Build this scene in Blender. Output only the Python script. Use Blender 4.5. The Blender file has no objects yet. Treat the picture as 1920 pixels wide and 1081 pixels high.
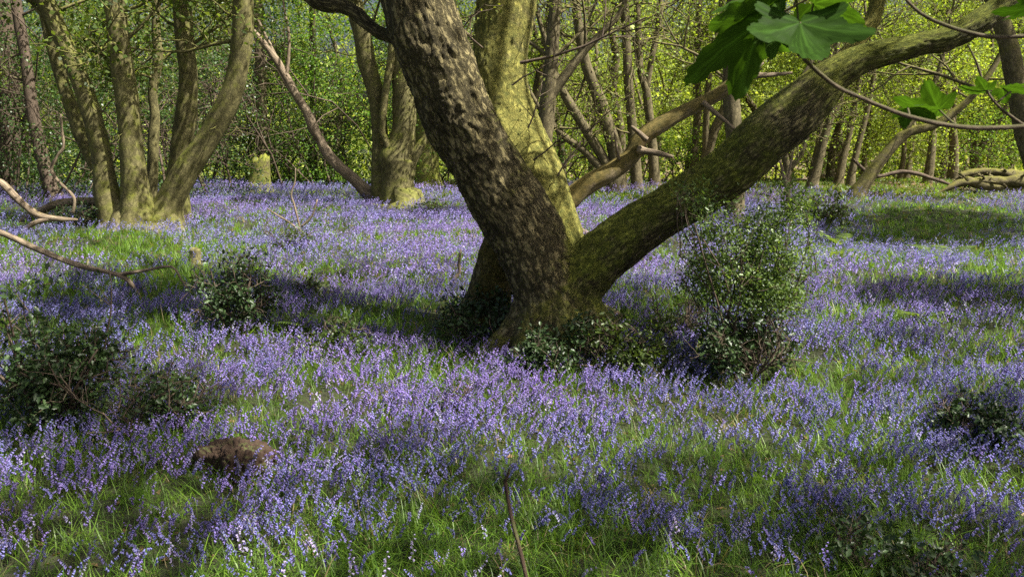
import bpy, math, random
import numpy as np
from mathutils import Vector, Matrix

random.seed(7)
RNG = np.random.default_rng(11)
SC = bpy.context.scene
COL = SC.collection
R = math.radians

# ------------------------------------------------------------------ camera, sky, sun, exposure
F = 1600.0                       # focal length in photo pixels (1920 wide)
CAMZ = 1.6
PITCH = R(10.3)
cam_d = bpy.data.cameras.new('camera'); cam = bpy.data.objects.new('camera', cam_d); COL.objects.link(cam)
cam_d.sensor_width = 36.0; cam_d.lens = 30.0; cam_d.clip_start = 0.05; cam_d.clip_end = 900
cam.location = (0, 0, CAMZ); cam.rotation_euler = (R(90) - PITCH, 0, 0)
SC.camera = cam
cam_d.dof.use_dof = True; cam_d.dof.focus_distance = 7.0; cam_d.dof.aperture_fstop = 16.0

SUN_AZ = R(112)                  # clockwise from the view direction: the sun stands to the right
SUN_EL = R(55)
SUN = np.array([math.sin(SUN_AZ) * math.cos(SUN_EL), math.cos(SUN_AZ) * math.cos(SUN_EL), math.sin(SUN_EL)])
w = bpy.data.worlds.new('World'); SC.world = w; w.use_nodes = True
nt = w.node_tree; bg = nt.nodes['Background']
sky = nt.nodes.new('ShaderNodeTexSky'); sky.sky_type = 'NISHITA'; sky.sun_disc = False
sky.sun_elevation = SUN_EL; sky.sun_rotation = SUN_AZ; sky.air_density = 1.0; sky.dust_density = 7.0
nt.links.new(sky.outputs[0], bg.inputs[0]); bg.inputs[1].default_value = 0.053
sl = bpy.data.lights.new('sun', 'SUN'); sl.energy = 5.0; sl.angle = R(0.53); sl.color = (1.0, 0.95, 0.86)
so = bpy.data.objects.new('sun', sl); COL.objects.link(so)
so.rotation_euler = Vector(SUN).to_track_quat('Z', 'Y').to_euler(); so.location = (8, 0, 20)
SC.view_settings.view_transform = 'Standard'; SC.view_settings.look = 'None'
SC.view_settings.exposure = 1.2; SC.view_settings.gamma = 1.0
try:
    SC.cycles.max_bounces = 6; SC.cycles.transparent_max_bounces = 4
    SC.cycles.diffuse_bounces = 4; SC.cycles.glossy_bounces = 2; SC.cycles.transmission_bounces = 4
    SC.cycles.use_denoising = False
    SC.cycles.sample_clamp_indirect = 4.0
except Exception:
    pass

# ------------------------------------------------------------------ maths helpers
CP, SP = math.cos(PITCH), math.sin(PITCH)

def ray(px, py):
    a = (px - 960.0) / F; b = (540.5 - py) / F
    return np.array([a, CP + b * SP, -SP + b * CP])

def at(px, py, y):
    """photo pixel + distance along world Y -> world point"""
    d = ray(px, py)
    return np.array([0, 0, CAMZ]) + d * (y / d[1])

def pxr(wpx, y):
    """width in photo pixels at distance y -> radius in metres"""
    return 0.5 * wpx / F * y

def hgt(x, y):
    x = np.asarray(x, float); y = np.asarray(y, float)
    h = 0.05 * np.sin(0.55 * x + 1.0) * np.cos(0.42 * y + 0.3) + 0.03 * np.sin(1.4 * x + 0.8 * y) \
        + 0.02 * np.sin(2.3 * y - 1.1 * x + 2.0)
    h = h * np.clip(y / 5.0, 0.15, 1)
    k = np.clip(y - 27.0, 0, 60)
    far = -0.055 * k * k / (k + 4.0)
    rim = np.clip((np.abs(x) - 30) / 60, 0, 1) * 1.5
    return h + far + rim

def ground_at(px, py):
    d = ray(px, py); o = np.array([0, 0, CAMZ]); t = 0.5
    while t < 80:
        p = o + d * t
        if p[2] <= hgt(p[0], p[1]):
            break
        t += 0.02
    p = o + d * t
    p[2] = float(hgt(p[0], p[1]))
    return p

def project(P):
    """world points -> photo pixels (only used to author where flowers grow)"""
    P = np.asarray(P, float)
    x = P[:, 0]; y = P[:, 1]; z = P[:, 2] - CAMZ
    f = y * CP - z * SP; u = y * SP + z * CP
    return 960 + F * x / f, 540.5 - F * u / f

def _hash(i, j, k, s):
    h = (i * 374761393 + j * 668265263 + k * 2147483647 + s * 1274126177) & 0xffffffff
    h = ((h ^ (h >> 13)) * 1274126177) & 0xffffffff
    h = ((h ^ (h >> 16)) * 2246822519) & 0xffffffff
    return (h ^ (h >> 15)) & 0xffff

def vnoise(P, s=0):
    P = np.asarray(P, float); I = np.floor(P).astype(np.int64); f = P - I
    f = f * f * (3 - 2 * f); out = 0
    for a in (0, 1):
        for b in (0, 1):
            for c in (0, 1):
                wgt = (f[:, 0] if a else 1 - f[:, 0]) * (f[:, 1] if b else 1 - f[:, 1]) * (f[:, 2] if c else 1 - f[:, 2])
                out = out + wgt * _hash(I[:, 0] + a, I[:, 1] + b, I[:, 2] + c, s) / 65535.0
    return out

def fbm(P, o=3, s=0):
    r = 0; a = 0.5; t = 0; P = np.asarray(P, float)
    for i in range(o):
        r = r + a * vnoise(P * 2 ** i, s + i); t += a; a *= 0.5
    return r / t

def voro(P, s=0):
    """F1 and F2 cell distances"""
    P = np.asarray(P, float); I = np.floor(P).astype(np.int64)
    f1 = np.full(len(P), 9.0); f2 = np.full(len(P), 9.0); cid = np.zeros(len(P))
    for a in (-1, 0, 1):
        for b in (-1, 0, 1):
            for c in (-1, 0, 1):
                J = I + np.array([a, b, c])
                q = np.stack([_hash(J[:, 0], J[:, 1], J[:, 2], s + k) / 65535.0 for k in (1, 2, 3)], 1)
                d = np.linalg.norm(J + q - P, axis=1)
                m = d < f1
                f2 = np.where(m, f1, np.minimum(f2, d)); cid = np.where(m, q[:, 0], cid); f1 = np.where(m, d, f1)
    return f1, f2, cid

def nrm(v):
    v = np.asarray(v, float)
    return v / np.maximum(np.linalg.norm(v, axis=-1, keepdims=True), 1e-9)

# ------------------------------------------------------------------ mesh helpers
class MB:
    """collects vertices, quads, colours, bark coordinates and moss for ONE mesh"""
    def __init__(s):
        s.V = []; s.Q = []; s.C = []; s.B = []; s.M = []; s.I = []; s.n = 0
    def add(s, V, Q, C=None, B=None, M=None, mi=0):
        V = np.asarray(V, float).reshape(-1, 3); Q = np.asarray(Q, np.int64).reshape(-1, 4)
        n = len(V); s.V.append(V); s.Q.append(Q + s.n); s.n += n
        s.C.append(np.broadcast_to(np.asarray((.5, .5, .5) if C is None else C, float), (n, 3)))
        s.B.append(V if B is None else B)
        s.M.append(np.broadcast_to(np.asarray(0.0 if M is None else M, float), (n,)))
        s.I.append(np.full(len(Q), mi, np.int32))
        return s
    def mesh(s, name, mats, smooth=True):
        V = np.concatenate(s.V); Q = np.concatenate(s.Q); C = np.concatenate(s.C)
        B = np.concatenate(s.B); M = np.concatenate(s.M); I = np.concatenate(s.I)
        me = bpy.data.meshes.new(name); me.vertices.add(len(V)); me.vertices.foreach_set('co', V.astype(np.float32).ravel())
        tri = Q[:, 3] == Q[:, 2]
        cnt = np.where(tri, 3, 4); start = np.concatenate([[0], np.cumsum(cnt)[:-1]])
        keep = np.ones(Q.shape, bool); keep[tri, 3] = False
        loops = Q[keep]
        me.loops.add(len(loops)); me.loops.foreach_set('vertex_index', loops.astype(np.int32))
        me.polygons.add(len(Q)); me.polygons.foreach_set('loop_start', start.astype(np.int32))
        me.polygons.foreach_set('loop_total', cnt.astype(np.int32))
        me.polygons.foreach_set('material_index', I)
        me.polygons.foreach_set('use_smooth', np.full(len(Q), smooth))
        me.update(calc_edges=True)
        a = me.attributes.new('tint', 'FLOAT_COLOR', 'POINT'); a.data.foreach_set('color', np.concatenate([C, np.ones((len(C), 1))], 1).astype(np.float32).ravel())
        a = me.attributes.new('bk', 'FLOAT_VECTOR', 'POINT'); a.data.foreach_set('vector', B.astype(np.float32).ravel())
        a = me.attributes.new('moss', 'FLOAT', 'POINT'); a.data.foreach_set('value', M.astype(np.float32))
        for m in (mats if isinstance(mats, (list, tuple)) else [mats]):
            me.materials.append(m)
        return me
    def build(s, name, mats, parent=None, smooth=True):
        o = bpy.data.objects.new(name, s.mesh(name, mats, smooth)); COL.objects.link(o)
        if parent is not None:
            o.parent = parent
            o.matrix_parent_inverse = Matrix.Translation(-parent.location)
        return o

def tag(o, label=None, cat=None, group=None, kind=None):
    if label: o['label'] = label
    if cat: o['category'] = cat
    if group: o['group'] = group
    if kind: o['kind'] = kind
    return o

def empty(name, loc):
    o = bpy.data.objects.new(name, None); COL.objects.link(o); o.location = [float(c) for c in loc]
    o.empty_display_size = 0.2
    return o

def spline(pts, step):
    """pts: list of (x,y,z,r) -> Catmull-Rom resample"""
    P = np.asarray(pts, float)
    P = np.vstack([2 * P[0] - P[1], P, 2 * P[-1] - P[-2]]); out = []
    for i in range(1, len(P) - 2):
        a, b, c, d = P[i - 1:i + 3]; L = np.linalg.norm((c - b)[:3]); n = max(2, int(L / step))
        t = np.linspace(0, 1, n, endpoint=False)[:, None]
        out.append(0.5 * (2 * b + (c - a) * t + (2 * a - 5 * b + 4 * c - d) * t ** 2 + (3 * b - a - 3 * c + d) * t ** 3))
    out.append(P[-2][None]); S = np.vstack(out); S[:, 3] = np.maximum(S[:, 3], 0.0015)
    return S

def tube(mb, pts, sides=10, step=0.1, wob=0.06, tint=None, moss=0.3, seed=0, cap=True, smooth=True):
    S = spline(pts, step) if smooth else np.asarray(pts, float)
    P = S[:, :3]; r = S[:, 3]; n = len(S)
    T = nrm(np.gradient(P, axis=0)); a = np.cross(T[0], [0, 1, 0.01])
    if np.linalg.norm(a) < 0.1: a = np.cross(T[0], [1, 0, 0])
    a = nrm(a); A = [a]
    for i in range(1, n):
        a = a - T[i] * np.dot(a, T[i]); a = nrm(a); A.append(a)
    A = np.array(A); Bv = np.cross(T, A)
    th = np.linspace(0, 2 * np.pi, sides, endpoint=False)
    s = np.concatenate([[0], np.cumsum(np.linalg.norm(np.diff(P, axis=0), axis=1))])
    rr = float(np.mean(r))
    bk = np.stack([np.tile(np.cos(th), (n, 1)) * rr, np.tile(np.sin(th), (n, 1)) * rr, np.tile(s[:, None], (1, sides))], 2)
    bk = bk + seed * 3.7
    d = 1 + wob * 2 * (fbm(bk.reshape(-1, 3) * np.array([1.2 / rr, 1.2 / rr, 0.5 / rr]) * 0.6, 3, seed).reshape(n, sides) - 0.5) * 2
    V = P[:, None] + (A[:, None] * np.cos(th)[None, :, None] + Bv[:, None] * np.sin(th)[None, :, None]) * (r[:, None] * d)[..., None]
    i = np.arange(n - 1)[:, None] * sides; j = np.arange(sides)[None]; k = (j + 1) % sides
    Q = np.stack([i + j, i + k, i + sides + k, i + sides + j], 2).reshape(-1, 4)
    V = V.reshape(-1, 3); bk = bk.reshape(-1, 3)
    if cap:
        V = np.vstack([V, P[-1] + T[-1] * r[-1] * 0.4, P[0] - T[0] * r[0] * 0.3]); bk = np.vstack([bk, bk[-1], bk[0]])
        jj = np.arange(sides); kk = (jj + 1) % sides; b = (n - 1) * sides; c = n * sides
        Q = np.vstack([Q, np.stack([b + jj, b + kk, np.full(sides, c), np.full(sides, c)], 1),
                       np.stack([kk, jj, np.full(sides, c + 1), np.full(sides, c + 1)], 1)])
    mb.add(V, Q, (0.14, 0.115, 0.085) if tint is None else tint, bk, moss)
    return S

def twigs(mb, P, Rr, sides=3, tint=(0.14, 0.115, 0.085), moss=0.1):
    """P (n,k,3) polylines, Rr (n,k) radii, all in one go"""
    P = np.asarray(P, float); Rr = np.asarray(Rr, float)
    if len(P) == 0: return
    n, k, _ = P.shape
    T = nrm(np.gradient(P, axis=1)); m = T.mean(1); ref = np.where(np.abs(m[:, 2:3]) > 0.8, [[1.0, 0, 0]], [[0, 0, 1.0]])[:, None]
    A = nrm(np.cross(T, ref)); B = np.cross(T, A); th = np.linspace(0, 2 * np.pi, sides, endpoint=False)
    V = P[:, :, None] + (A[:, :, None] * np.cos(th)[:, None] + B[:, :, None] * np.sin(th)[:, None]) * Rr[:, :, None, None]
    base = (np.arange(n) * k * sides)[:, None, None]; i = (np.arange(k - 1) * sides)[None, :, None]; j = np.arange(sides)[None, None]
    kk = (j + 1) % sides
    Q = np.stack([base + i + j, base + i + kk, base + i + sides + kk, base + i + sides + j], 3).reshape(-1, 4)
    mb.add(V.reshape(-1, 3), Q, tint, V.reshape(-1, 3), moss)

# leaf shapes: length along y, width along x
KITE2 = (np.array([[0, 0, 0], [0.30, 0.42, 0.07], [0, 1, -0.10], [-0.30, 0.42, 0.07], [0, 0.5, -0.02]]),
         np.array([[0, 1, 2, 4], [0, 4, 2, 3]]))
KITE1 = (np.array([[0, 0, 0], [0.36, 0.45, 0.06], [0, 1, -0.08], [-0.36, 0.45, 0.06]]), np.array([[0, 1, 2, 3]]))
HOLLY = (np.array([[0, 0, 0], [0.24, 0.18, 0.10], [0.16, 0.34, 0.0], [0.30, 0.52, 0.10], [0.15, 0.70, 0.0], [0, 1, -0.05],
                   [-0.15, 0.70, 0.0], [-0.30, 0.52, 0.10], [-0.16, 0.34, 0.0], [-0.24, 0.18, 0.10], [0, 0.4, -0.03]]),
         np.array([[0, 1, 2, 10], [2, 3, 4, 10], [4, 5, 10, 10], [5, 6, 10, 10], [6, 7, 8, 10], [8, 9, 0, 10]]))

def orient(n, up=0.6, rng=RNG, face=None):
    N = rng.normal(size=(n, 3)); N = nrm(N) + np.array([0, 0, up])
    if face is not None: N = N + face
    N = nrm(N); T = rng.normal(size=(n, 3)); T[:, 2] -= 0.3
    T = nrm(T - N * np.sum(T * N, 1, keepdims=True)); X = np.cross(T, N)
    return np.stack([X, T, N], 2)            # columns = local axes

def leaves(mb, P, size, tint, up=0.6, shape=KITE1, rng=RNG, mi=0):
    P = np.asarray(P, float); n = len(P)
    if n == 0: return
    V0, F0 = shape; M = orient(n, up, rng); size = np.broadcast_to(size, (n,))
    V = np.einsum('nij,kj->nki', M, V0) * size[:, None, None] + P[:, None]
    Q = (F0[None] + (np.arange(n) * len(V0))[:, None, None]).reshape(-1, 4)
    C = np.broadcast_to(np.asarray(tint)[:, None] if np.ndim(tint) == 2 else np.asarray(tint)[None, None], (n, len(V0), 3)).reshape(-1, 3)
    mb.add(V.reshape(-1, 3), Q, C, mi=mi)

def tints(n, a, b, rng=RNG, jit=0.25):
    t = rng.random((n, 1)) ** 1.3
    c = np.asarray(a) * (1 - t) + np.asarray(b) * t
    return np.clip(c * (1 + jit * rng.normal(size=(n, 1))), 0.002, 0.95)

def clumpy(P, s, seed, thr):
    """keep points where a noise field says there is foliage: leaves gaps and clumps"""
    k = fbm(P * s, 2, seed)
    return P[k > thr]

# ------------------------------------------------------------------ materials
def mat(name):
    m = bpy.data.materials.new(name); m.use_nodes = True; t = m.node_tree
    for n in list(t.nodes): t.nodes.remove(n)
    out = t.nodes.new('ShaderNodeOutputMaterial')
    return m, t, out

def N(t, kind, **kw):
    n = t.nodes.new(kind)
    for k, v in kw.items():
        if k[0] == 'i' and k[1:].isdigit(): n.inputs[int(k[1:])].default_value = v
        else: setattr(n, k, v)
    return n

def leaf_mat(name, trans=0.45, gloss=0.5, rough=0.45, warm=(1.25, 1.25, 0.5)):
    m, t, out = mat(name)
    at_ = N(t, 'ShaderNodeAttribute', attribute_name='tint')
    mulw = N(t, 'ShaderNodeMix', data_type='RGBA', blend_type='MULTIPLY'); mulw.inputs[0].default_value = 1
    t.links.new(at_.outputs['Color'], mulw.inputs[6]); mulw.inputs[7].default_value = (*warm, 1)
    pb = N(t, 'ShaderNodeBsdfPrincipled'); pb.inputs['Roughness'].default_value = rough
    pb.inputs['Specular IOR Level'].default_value = gloss
    t.links.new(at_.outputs['Color'], pb.inputs['Base Color'])
    tr = N(t, 'ShaderNodeBsdfTranslucent'); t.links.new(mulw.outputs[2], tr.inputs[0])
    mx = N(t, 'ShaderNodeMixShader'); mx.inputs[0].default_value = trans
    t.links.new(pb.outputs[0], mx.inputs[1]); t.links.new(tr.outputs[0], mx.inputs[2]); t.links.new(mx.outputs[0], out.inputs[0])
    return m

M_LEAF = leaf_mat('fresh_leaf', 0.5, 0.3, 0.5, (1.5, 1.45, 0.55))
M_HOLLY = leaf_mat('holly_leaf', 0.12, 0.4, 0.42, (1.3, 1.3, 0.5))
M_UNDER = leaf_mat('understorey_leaf', 0.38, 0.5, 0.4, (1.5, 1.5, 0.5))
M_GRASS = leaf_mat('grass_blade', 0.42, 0.4, 0.42, (1.4, 1.4, 0.45))
M_PETAL = leaf_mat('bluebell_petal', 0.42, 0.2, 0.6, (1.15, 1.0, 1.12))
M_SYC = leaf_mat('sycamore_leaf', 0.42, 0.06, 0.6, (1.15, 1.25, 0.35))

def bark_mat(name, dark, light, mossc=(0.10, 0.105, 0.018), scale=1.0, bump=0.5, stretch=0.3, dist=0.012, own=False, crack=.55):
    m, t, out = mat(name)
    b = N(t, 'ShaderNodeAttribute', attribute_name='bk')
    mp = N(t, 'ShaderNodeMapping'); mp.inputs['Scale'].default_value = (scale, scale, scale * stretch)
    t.links.new(b.outputs['Vector'], mp.inputs['Vector'])
    n1 = N(t, 'ShaderNodeTexNoise'); n1.inputs['Scale'].default_value = 42; n1.inputs['Detail'].default_value = 8; n1.inputs['Roughness'].default_value = 0.7
    t.links.new(mp.outputs[0], n1.inputs['Vector'])
    v1 = N(t, 'ShaderNodeTexVoronoi', feature='DISTANCE_TO_EDGE'); v1.inputs['Scale'].default_value = 26
    dst = N(t, 'ShaderNodeMix', data_type='VECTOR'); dst.inputs[0].default_value = 0.10
    t.links.new(mp.outputs[0], dst.inputs[4]); t.links.new(n1.outputs['Color'], dst.inputs[5])
    t.links.new(dst.outputs[1], v1.inputs['Vector'])
    vr = N(t, 'ShaderNodeMapRange'); vr.inputs[1].default_value = 0.0; vr.inputs[2].default_value = 0.22
    t.links.new(v1.outputs['Distance'], vr.inputs[0])
    n2 = N(t, 'ShaderNodeTexNoise'); n2.inputs['Scale'].default_value = 4.5; n2.inputs['Detail'].default_value = 5
    t.links.new(b.outputs['Vector'], n2.inputs['Vector'])
    mul = N(t, 'ShaderNodeMath', operation='MULTIPLY_ADD'); t.links.new(n1.outputs[0], mul.inputs[0]); mul.inputs[1].default_value = 0.9
    t.links.new(n2.outputs[0], mul.inputs[2])
    cr = N(t, 'ShaderNodeValToRGB'); cr.color_ramp.elements[0].position = 0.55; cr.color_ramp.elements[1].position = 1.15
    cr.color_ramp.elements[0].color = (*dark, 1); cr.color_ramp.elements[1].color = (*light, 1)
    t.links.new(mul.outputs[0], cr.inputs[0])
    crk = N(t, 'ShaderNodeMix', data_type='RGBA', blend_type='MULTIPLY'); crk.inputs[0].default_value = crack
    t.links.new(cr.outputs[0], crk.inputs[6]); t.links.new(vr.outputs[0], crk.inputs[7])
    # moss: how mossy this vertex is + upward faces + patches
    ms = N(t, 'ShaderNodeAttribute', attribute_name='moss')
    g = N(t, 'ShaderNodeNewGeometry'); sep = N(t, 'ShaderNodeSeparateXYZ'); t.links.new(g.outputs['Normal'], sep.inputs[0])
    a1 = N(t, 'ShaderNodeMath', operation='MULTIPLY_ADD'); t.links.new(sep.outputs[2], a1.inputs[0]); a1.inputs[1].default_value = 0.28
    t.links.new(ms.outputs['Fac'], a1.inputs[2])
    n3 = N(t, 'ShaderNodeTexNoise'); n3.inputs['Scale'].default_value = 7; n3.inputs['Detail'].default_value = 7; n3.inputs['Roughness'].default_value = 0.65
    t.links.new(b.outputs['Vector'], n3.inputs['Vector'])
    a2 = N(t, 'ShaderNodeMath', operation='ADD'); t.links.new(a1.outputs[0], a2.inputs[0]); t.links.new(n3.outputs[0], a2.inputs[1])
    mr = N(t, 'ShaderNodeMapRange'); mr.inputs[1].default_value = 0.78; mr.inputs[2].default_value = 1.08
    t.links.new(a2.outputs[0], mr.inputs[0])
    mc = N(t, 'ShaderNodeValToRGB'); mc.color_ramp.elements[0].position = 0.3; mc.color_ramp.elements[1].position = 0.75
    mc.color_ramp.elements[0].color = (mossc[0] * 0.55, mossc[1] * 0.6, mossc[2] * 0.6, 1); mc.color_ramp.elements[1].color = (mossc[0] * 1.5, mossc[1] * 1.4, mossc[2] * 1.4, 1)
    n4 = N(t, 'ShaderNodeTexNoise'); n4.inputs['Scale'].default_value = 30; n4.inputs['Detail'].default_value = 4
    t.links.new(b.outputs['Vector'], n4.inputs['Vector']); t.links.new(n4.outputs[0], mc.inputs[0])
    fin = N(t, 'ShaderNodeMix', data_type='RGBA'); t.links.new(mr.outputs[0], fin.inputs[0])
    t.links.new(crk.outputs[2], fin.inputs[6]); t.links.new(mc.outputs[0], fin.inputs[7])
    if own:                                                       # the growth has its own colour on each limb
        ta = N(t, 'ShaderNodeAttribute', attribute_name='tint'); mm = N(t, 'ShaderNodeMix', data_type='RGBA', blend_type='MULTIPLY'); mm.inputs[0].default_value = 1
        t.links.new(ta.outputs['Color'], mm.inputs[6]); t.links.new(mc.outputs[0], mm.inputs[7]); t.links.new(mm.outputs[2], fin.inputs[7])
    hh = N(t, 'ShaderNodeMath', operation='MULTIPLY_ADD'); t.links.new(vr.outputs[0], hh.inputs[0]); hh.inputs[1].default_value = 0.7
    t.links.new(n1.outputs[0], hh.inputs[2])
    bp = N(t, 'ShaderNodeBump'); bp.inputs['Strength'].default_value = bump; bp.inputs['Distance'].default_value = dist
    t.links.new(hh.outputs[0], bp.inputs['Height'])
    pb = N(t, 'ShaderNodeBsdfPrincipled'); pb.inputs['Roughness'].default_value = 0.85; pb.inputs['Specular IOR Level'].default_value = 0.25
    t.links.new(fin.outputs[2], pb.inputs['Base Color']); t.links.new(bp.outputs[0], pb.inputs['Normal']); t.links.new(pb.outputs[0], out.inputs[0])
    return m

M_BARK = bark_mat('old_bark', (0.044, 0.036, 0.018), (0.25, 0.21, 0.10), (0.8, 0.8, 0.8), 1.15, 0.9, 0.30, 0.02, own=True, crack=.8)
M_BARK_SM = bark_mat('smooth_bark', (0.050, 0.043, 0.020), (0.20, 0.18, 0.075), (0.18, 0.20, 0.03), 0.7, 0.4, 0.5)
M_BARK_FAR = bark_mat('far_bark', (0.060, 0.050, 0.026), (0.19, 0.16, 0.085), (0.15, 0.145, 0.03), 0.7, 0.3, 0.4)
M_DEAD = bark_mat('dead_wood', (0.10, 0.068, 0.042), (0.35, 0.275, 0.185), (0.16, 0.13, 0.04), 0.8, 0.5, 0.12)
M_TWIG = bark_mat('twig_bark', (0.05, 0.036, 0.026), (0.16, 0.12, 0.085), (0.08, 0.08, 0.03), 1.5, 0.3, 0.3)

def soil_mat():
    m, t, out = mat('woodland_soil')
    tc = N(t, 'ShaderNodeNewGeometry')
    n1 = N(t, 'ShaderNodeTexNoise'); n1.inputs['Scale'].default_value = 0.6; n1.inputs['Detail'].default_value = 8
    n2 = N(t, 'ShaderNodeTexNoise'); n2.inputs['Scale'].default_value = 18; n2.inputs['Detail'].default_value = 8; n2.inputs['Roughness'].default_value = 0.75
    for n in (n1, n2): t.links.new(tc.outputs['Position'], n.inputs['Vector'])
    c1 = N(t, 'ShaderNodeValToRGB'); c1.color_ramp.elements[0].position = 0.35; c1.color_ramp.elements[0].color = (0.022, 0.024, 0.010, 1)
    c1.color_ramp.elements[1].position = 0.7; c1.color_ramp.elements[1].color = (0.055, 0.062, 0.018, 1)
    t.links.new(n2.outputs[0], c1.inputs[0])
    c2 = N(t, 'ShaderNodeValToRGB'); c2.color_ramp.elements[0].position = 0.35; c2.color_ramp.elements[0].color = (0.10, 0.066, 0.035, 1)
    c2.color_ramp.elements[1].position = 0.75; c2.color_ramp.elements[1].color = (0.30, 0.20, 0.11, 1)
    t.links.new(n2.outputs[0], c2.inputs[0])
    at_ = N(t, 'ShaderNodeAttribute', attribute_name='moss')
    ad = N(t, 'ShaderNodeMath', operation='ADD'); t.links.new(n1.outputs[0], ad.inputs[0]); t.links.new(at_.outputs['Fac'], ad.inputs[1])
    mr = N(t, 'ShaderNodeMapRange'); mr.inputs[1].default_value = 0.62; mr.inputs[2].default_value = 0.85; t.links.new(ad.outputs[0], mr.inputs[0])
    mx = N(t, 'ShaderNodeMix', data_type='RGBA'); t.links.new(mr.outputs[0], mx.inputs[0]); t.links.new(c1.outputs[0], mx.inputs[6]); t.links.new(c2.outputs[0], mx.inputs[7])
    bp = N(t, 'ShaderNodeBump'); bp.inputs['Strength'].default_value = 0.8; bp.inputs['Distance'].default_value = 0.05; t.links.new(n2.outputs[0], bp.inputs['Height'])
    pb = N(t, 'ShaderNodeBsdfPrincipled'); pb.inputs['Roughness'].default_value = 0.95
    t.links.new(mx.outputs[2], pb.inputs['Base Color']); t.links.new(bp.outputs[0], pb.inputs['Normal']); t.links.new(pb.outputs[0], out.inputs[0])
    return m
M_SOIL = soil_mat()

# ------------------------------------------------------------------ the ground
def axis(a, b, c, fine, coarse):
    """fine steps in [a,b], growing steps out to +-c"""
    mid = list(np.arange(a, b, fine)); r = [b]; s = fine
    while r[-1] < c: s = min(s * 1.25, coarse); r.append(r[-1] + s)
    l = [a]; s = fine
    while l[-1] > -c: s = min(s * 1.25, coarse); l.append(l[-1] - s)
    return np.array(l[:0:-1] + mid + r)
gx = axis(-14, 14, 250, 0.16, 12); gy = axis(0.5, 30, 250, 0.16, 12)
X, Y = np.meshgrid(gx, gy); Z = hgt(X, Y)
Z = Z + (fbm(np.stack([X.ravel() * 2.2, Y.ravel() * 2.2, X.ravel() * 0], 1), 3, 5).reshape(X.shape) - 0.5) * 0.05
Vg = np.stack([X.ravel(), Y.ravel(), Z.ravel()], 1); nx = len(gx); ny = len(gy)
i = (np.arange(ny - 1) * nx)[:, None]; j = np.arange(nx - 1)[None]
Qg = np.stack([i + j, i + j + 1, i + nx + j + 1, i + nx + j], 2).reshape(-1, 4)
# bare leaf litter: beyond the flowers on the right
lit = np.clip((Vg[:, 1] - 21) / 6, 0, 1) * 0.35 * (Vg[:, 0] > -3) - 0.05
mb = MB(); mb.add(Vg, Qg, M=lit); ground = mb.build('ground', M_SOIL); tag(ground, kind='structure')

# ------------------------------------------------------------------ where flowers, grass and shade fall (in photo pixels)
GREEN = [  # px, py, rx, ry, how much greener (0..1)
    (230, 480, 190, 42, .95), (330, 530, 170, 26, .9), (100, 560, 60, 20, .6), (70, 410, 150, 20, .7), (560, 400, 60, 14, .55),
    (1740, 430, 230, 62, 1.0), (1330, 905, 90, 22, .5), (430, 785, 95, 22, .85), (720, 600, 140, 24, .7), (150, 850, 210, 60, .35),
    (60, 980, 140, 60, .25), (690, 1010, 60, 40, .3), (1060, 1010, 90, 45, .3), (1600, 1010, 120, 40, .2), (620, 510, 90, 20, .4),
    (1450, 780, 60, 20, .6), (1560, 480, 70, 16, .5), (820, 640, 60, 24, .9), (1250, 590, 90, 34, .7), (700, 860, 120, 30, .15), (1160, 375, 120, 22, .75), (1870, 500, 60, 45, .8), (1700, 350, 330, 12, 1.0), (640, 700, 60, 14, .4), (500, 560, 70, 30, .5)]

def greenness(P):
    px, py = project(P); g = np.zeros(len(P))
    for (a, b, rx, ry, s) in GREEN:
        g = np.maximum(g, s * np.exp(-((px - a) / rx) ** 2 - ((py - b) / ry) ** 2) * 1.15)
    return np.clip(g, 0, 1)

def scatter(y0, y1, dens, rng, margin=1.5):
    A = (y1 - y0) * 2 * (0.62 * (y0 + y1) / 2 + margin); n = int(A * dens * 1.25)
    y = rng.uniform(y0, y1, n); hw = 0.62 * y + margin; hm = 0.62 * y1 + margin
    x = rng.uniform(-hm, hm, n); k = np.abs(x) < hw; x = x[k]; y = y[k]
    z = hgt(x, y) + (fbm(np.stack([x * 2.2, y * 2.2, x * 0], 1), 3, 5) - 0.5) * 0.05
    P = np.stack([x, y, z - 0.01], 1)
    for (cx, cy, r) in EXCL:
        P = P[(P[:, 0] - cx) ** 2 + (P[:, 1] - cy) ** 2 > r * r]
    return P

def flower_field(P):
    """0..1 how thick the bluebells stand here"""
    k = fbm(np.stack([P[:, 0] * 0.9, P[:, 1] * 0.9, P[:, 0] * 0], 1), 3, 21)
    k2 = fbm(np.stack([P[:, 0] * 3.0, P[:, 1] * 3.0, P[:, 0] * 0], 1), 2, 33)
    f = np.clip(0.46 + (k - 0.5) * 0.7 + (k2 - 0.5) * 1.7, 0.10, 1)
    return f * (1 - greenness(P))

# ------------------------------------------------------------------ plants of the carpet
def strap(L, wd, bend, k=4, az=0.0, rng=None):
    """a grass or bluebell leaf: a bent ribbon with a V section folded flat"""
    t = np.linspace(0, 1, k + 1); ang = bend * t
    ds = L / k; x = np.concatenate([[0], np.cumsum(np.sin(ang[1:]) * ds)]); z = np.concatenate([[0], np.cumsum(np.cos(ang[1:]) * ds)])
    wv = wd * np.array([0.7, 1, 0.9, 0.6, 0.05])[:k + 1] if k == 4 else wd * np.linspace(1, 0.08, k + 1)
    Lf = np.stack([x, -wv / 2, z], 1); Rt = np.stack([x, wv / 2, z], 1)
    V = np.empty((2 * (k + 1), 3)); V[0::2] = Lf; V[1::2] = Rt
    c, s = math.cos(az), math.sin(az); V = V @ np.array([[c, s, 0], [-s, c, 0], [0, 0, 1]])
    q = np.array([[2 * i, 2 * i + 1, 2 * i + 3, 2 * i + 2] for i in range(k)])
    return V, q

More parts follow.
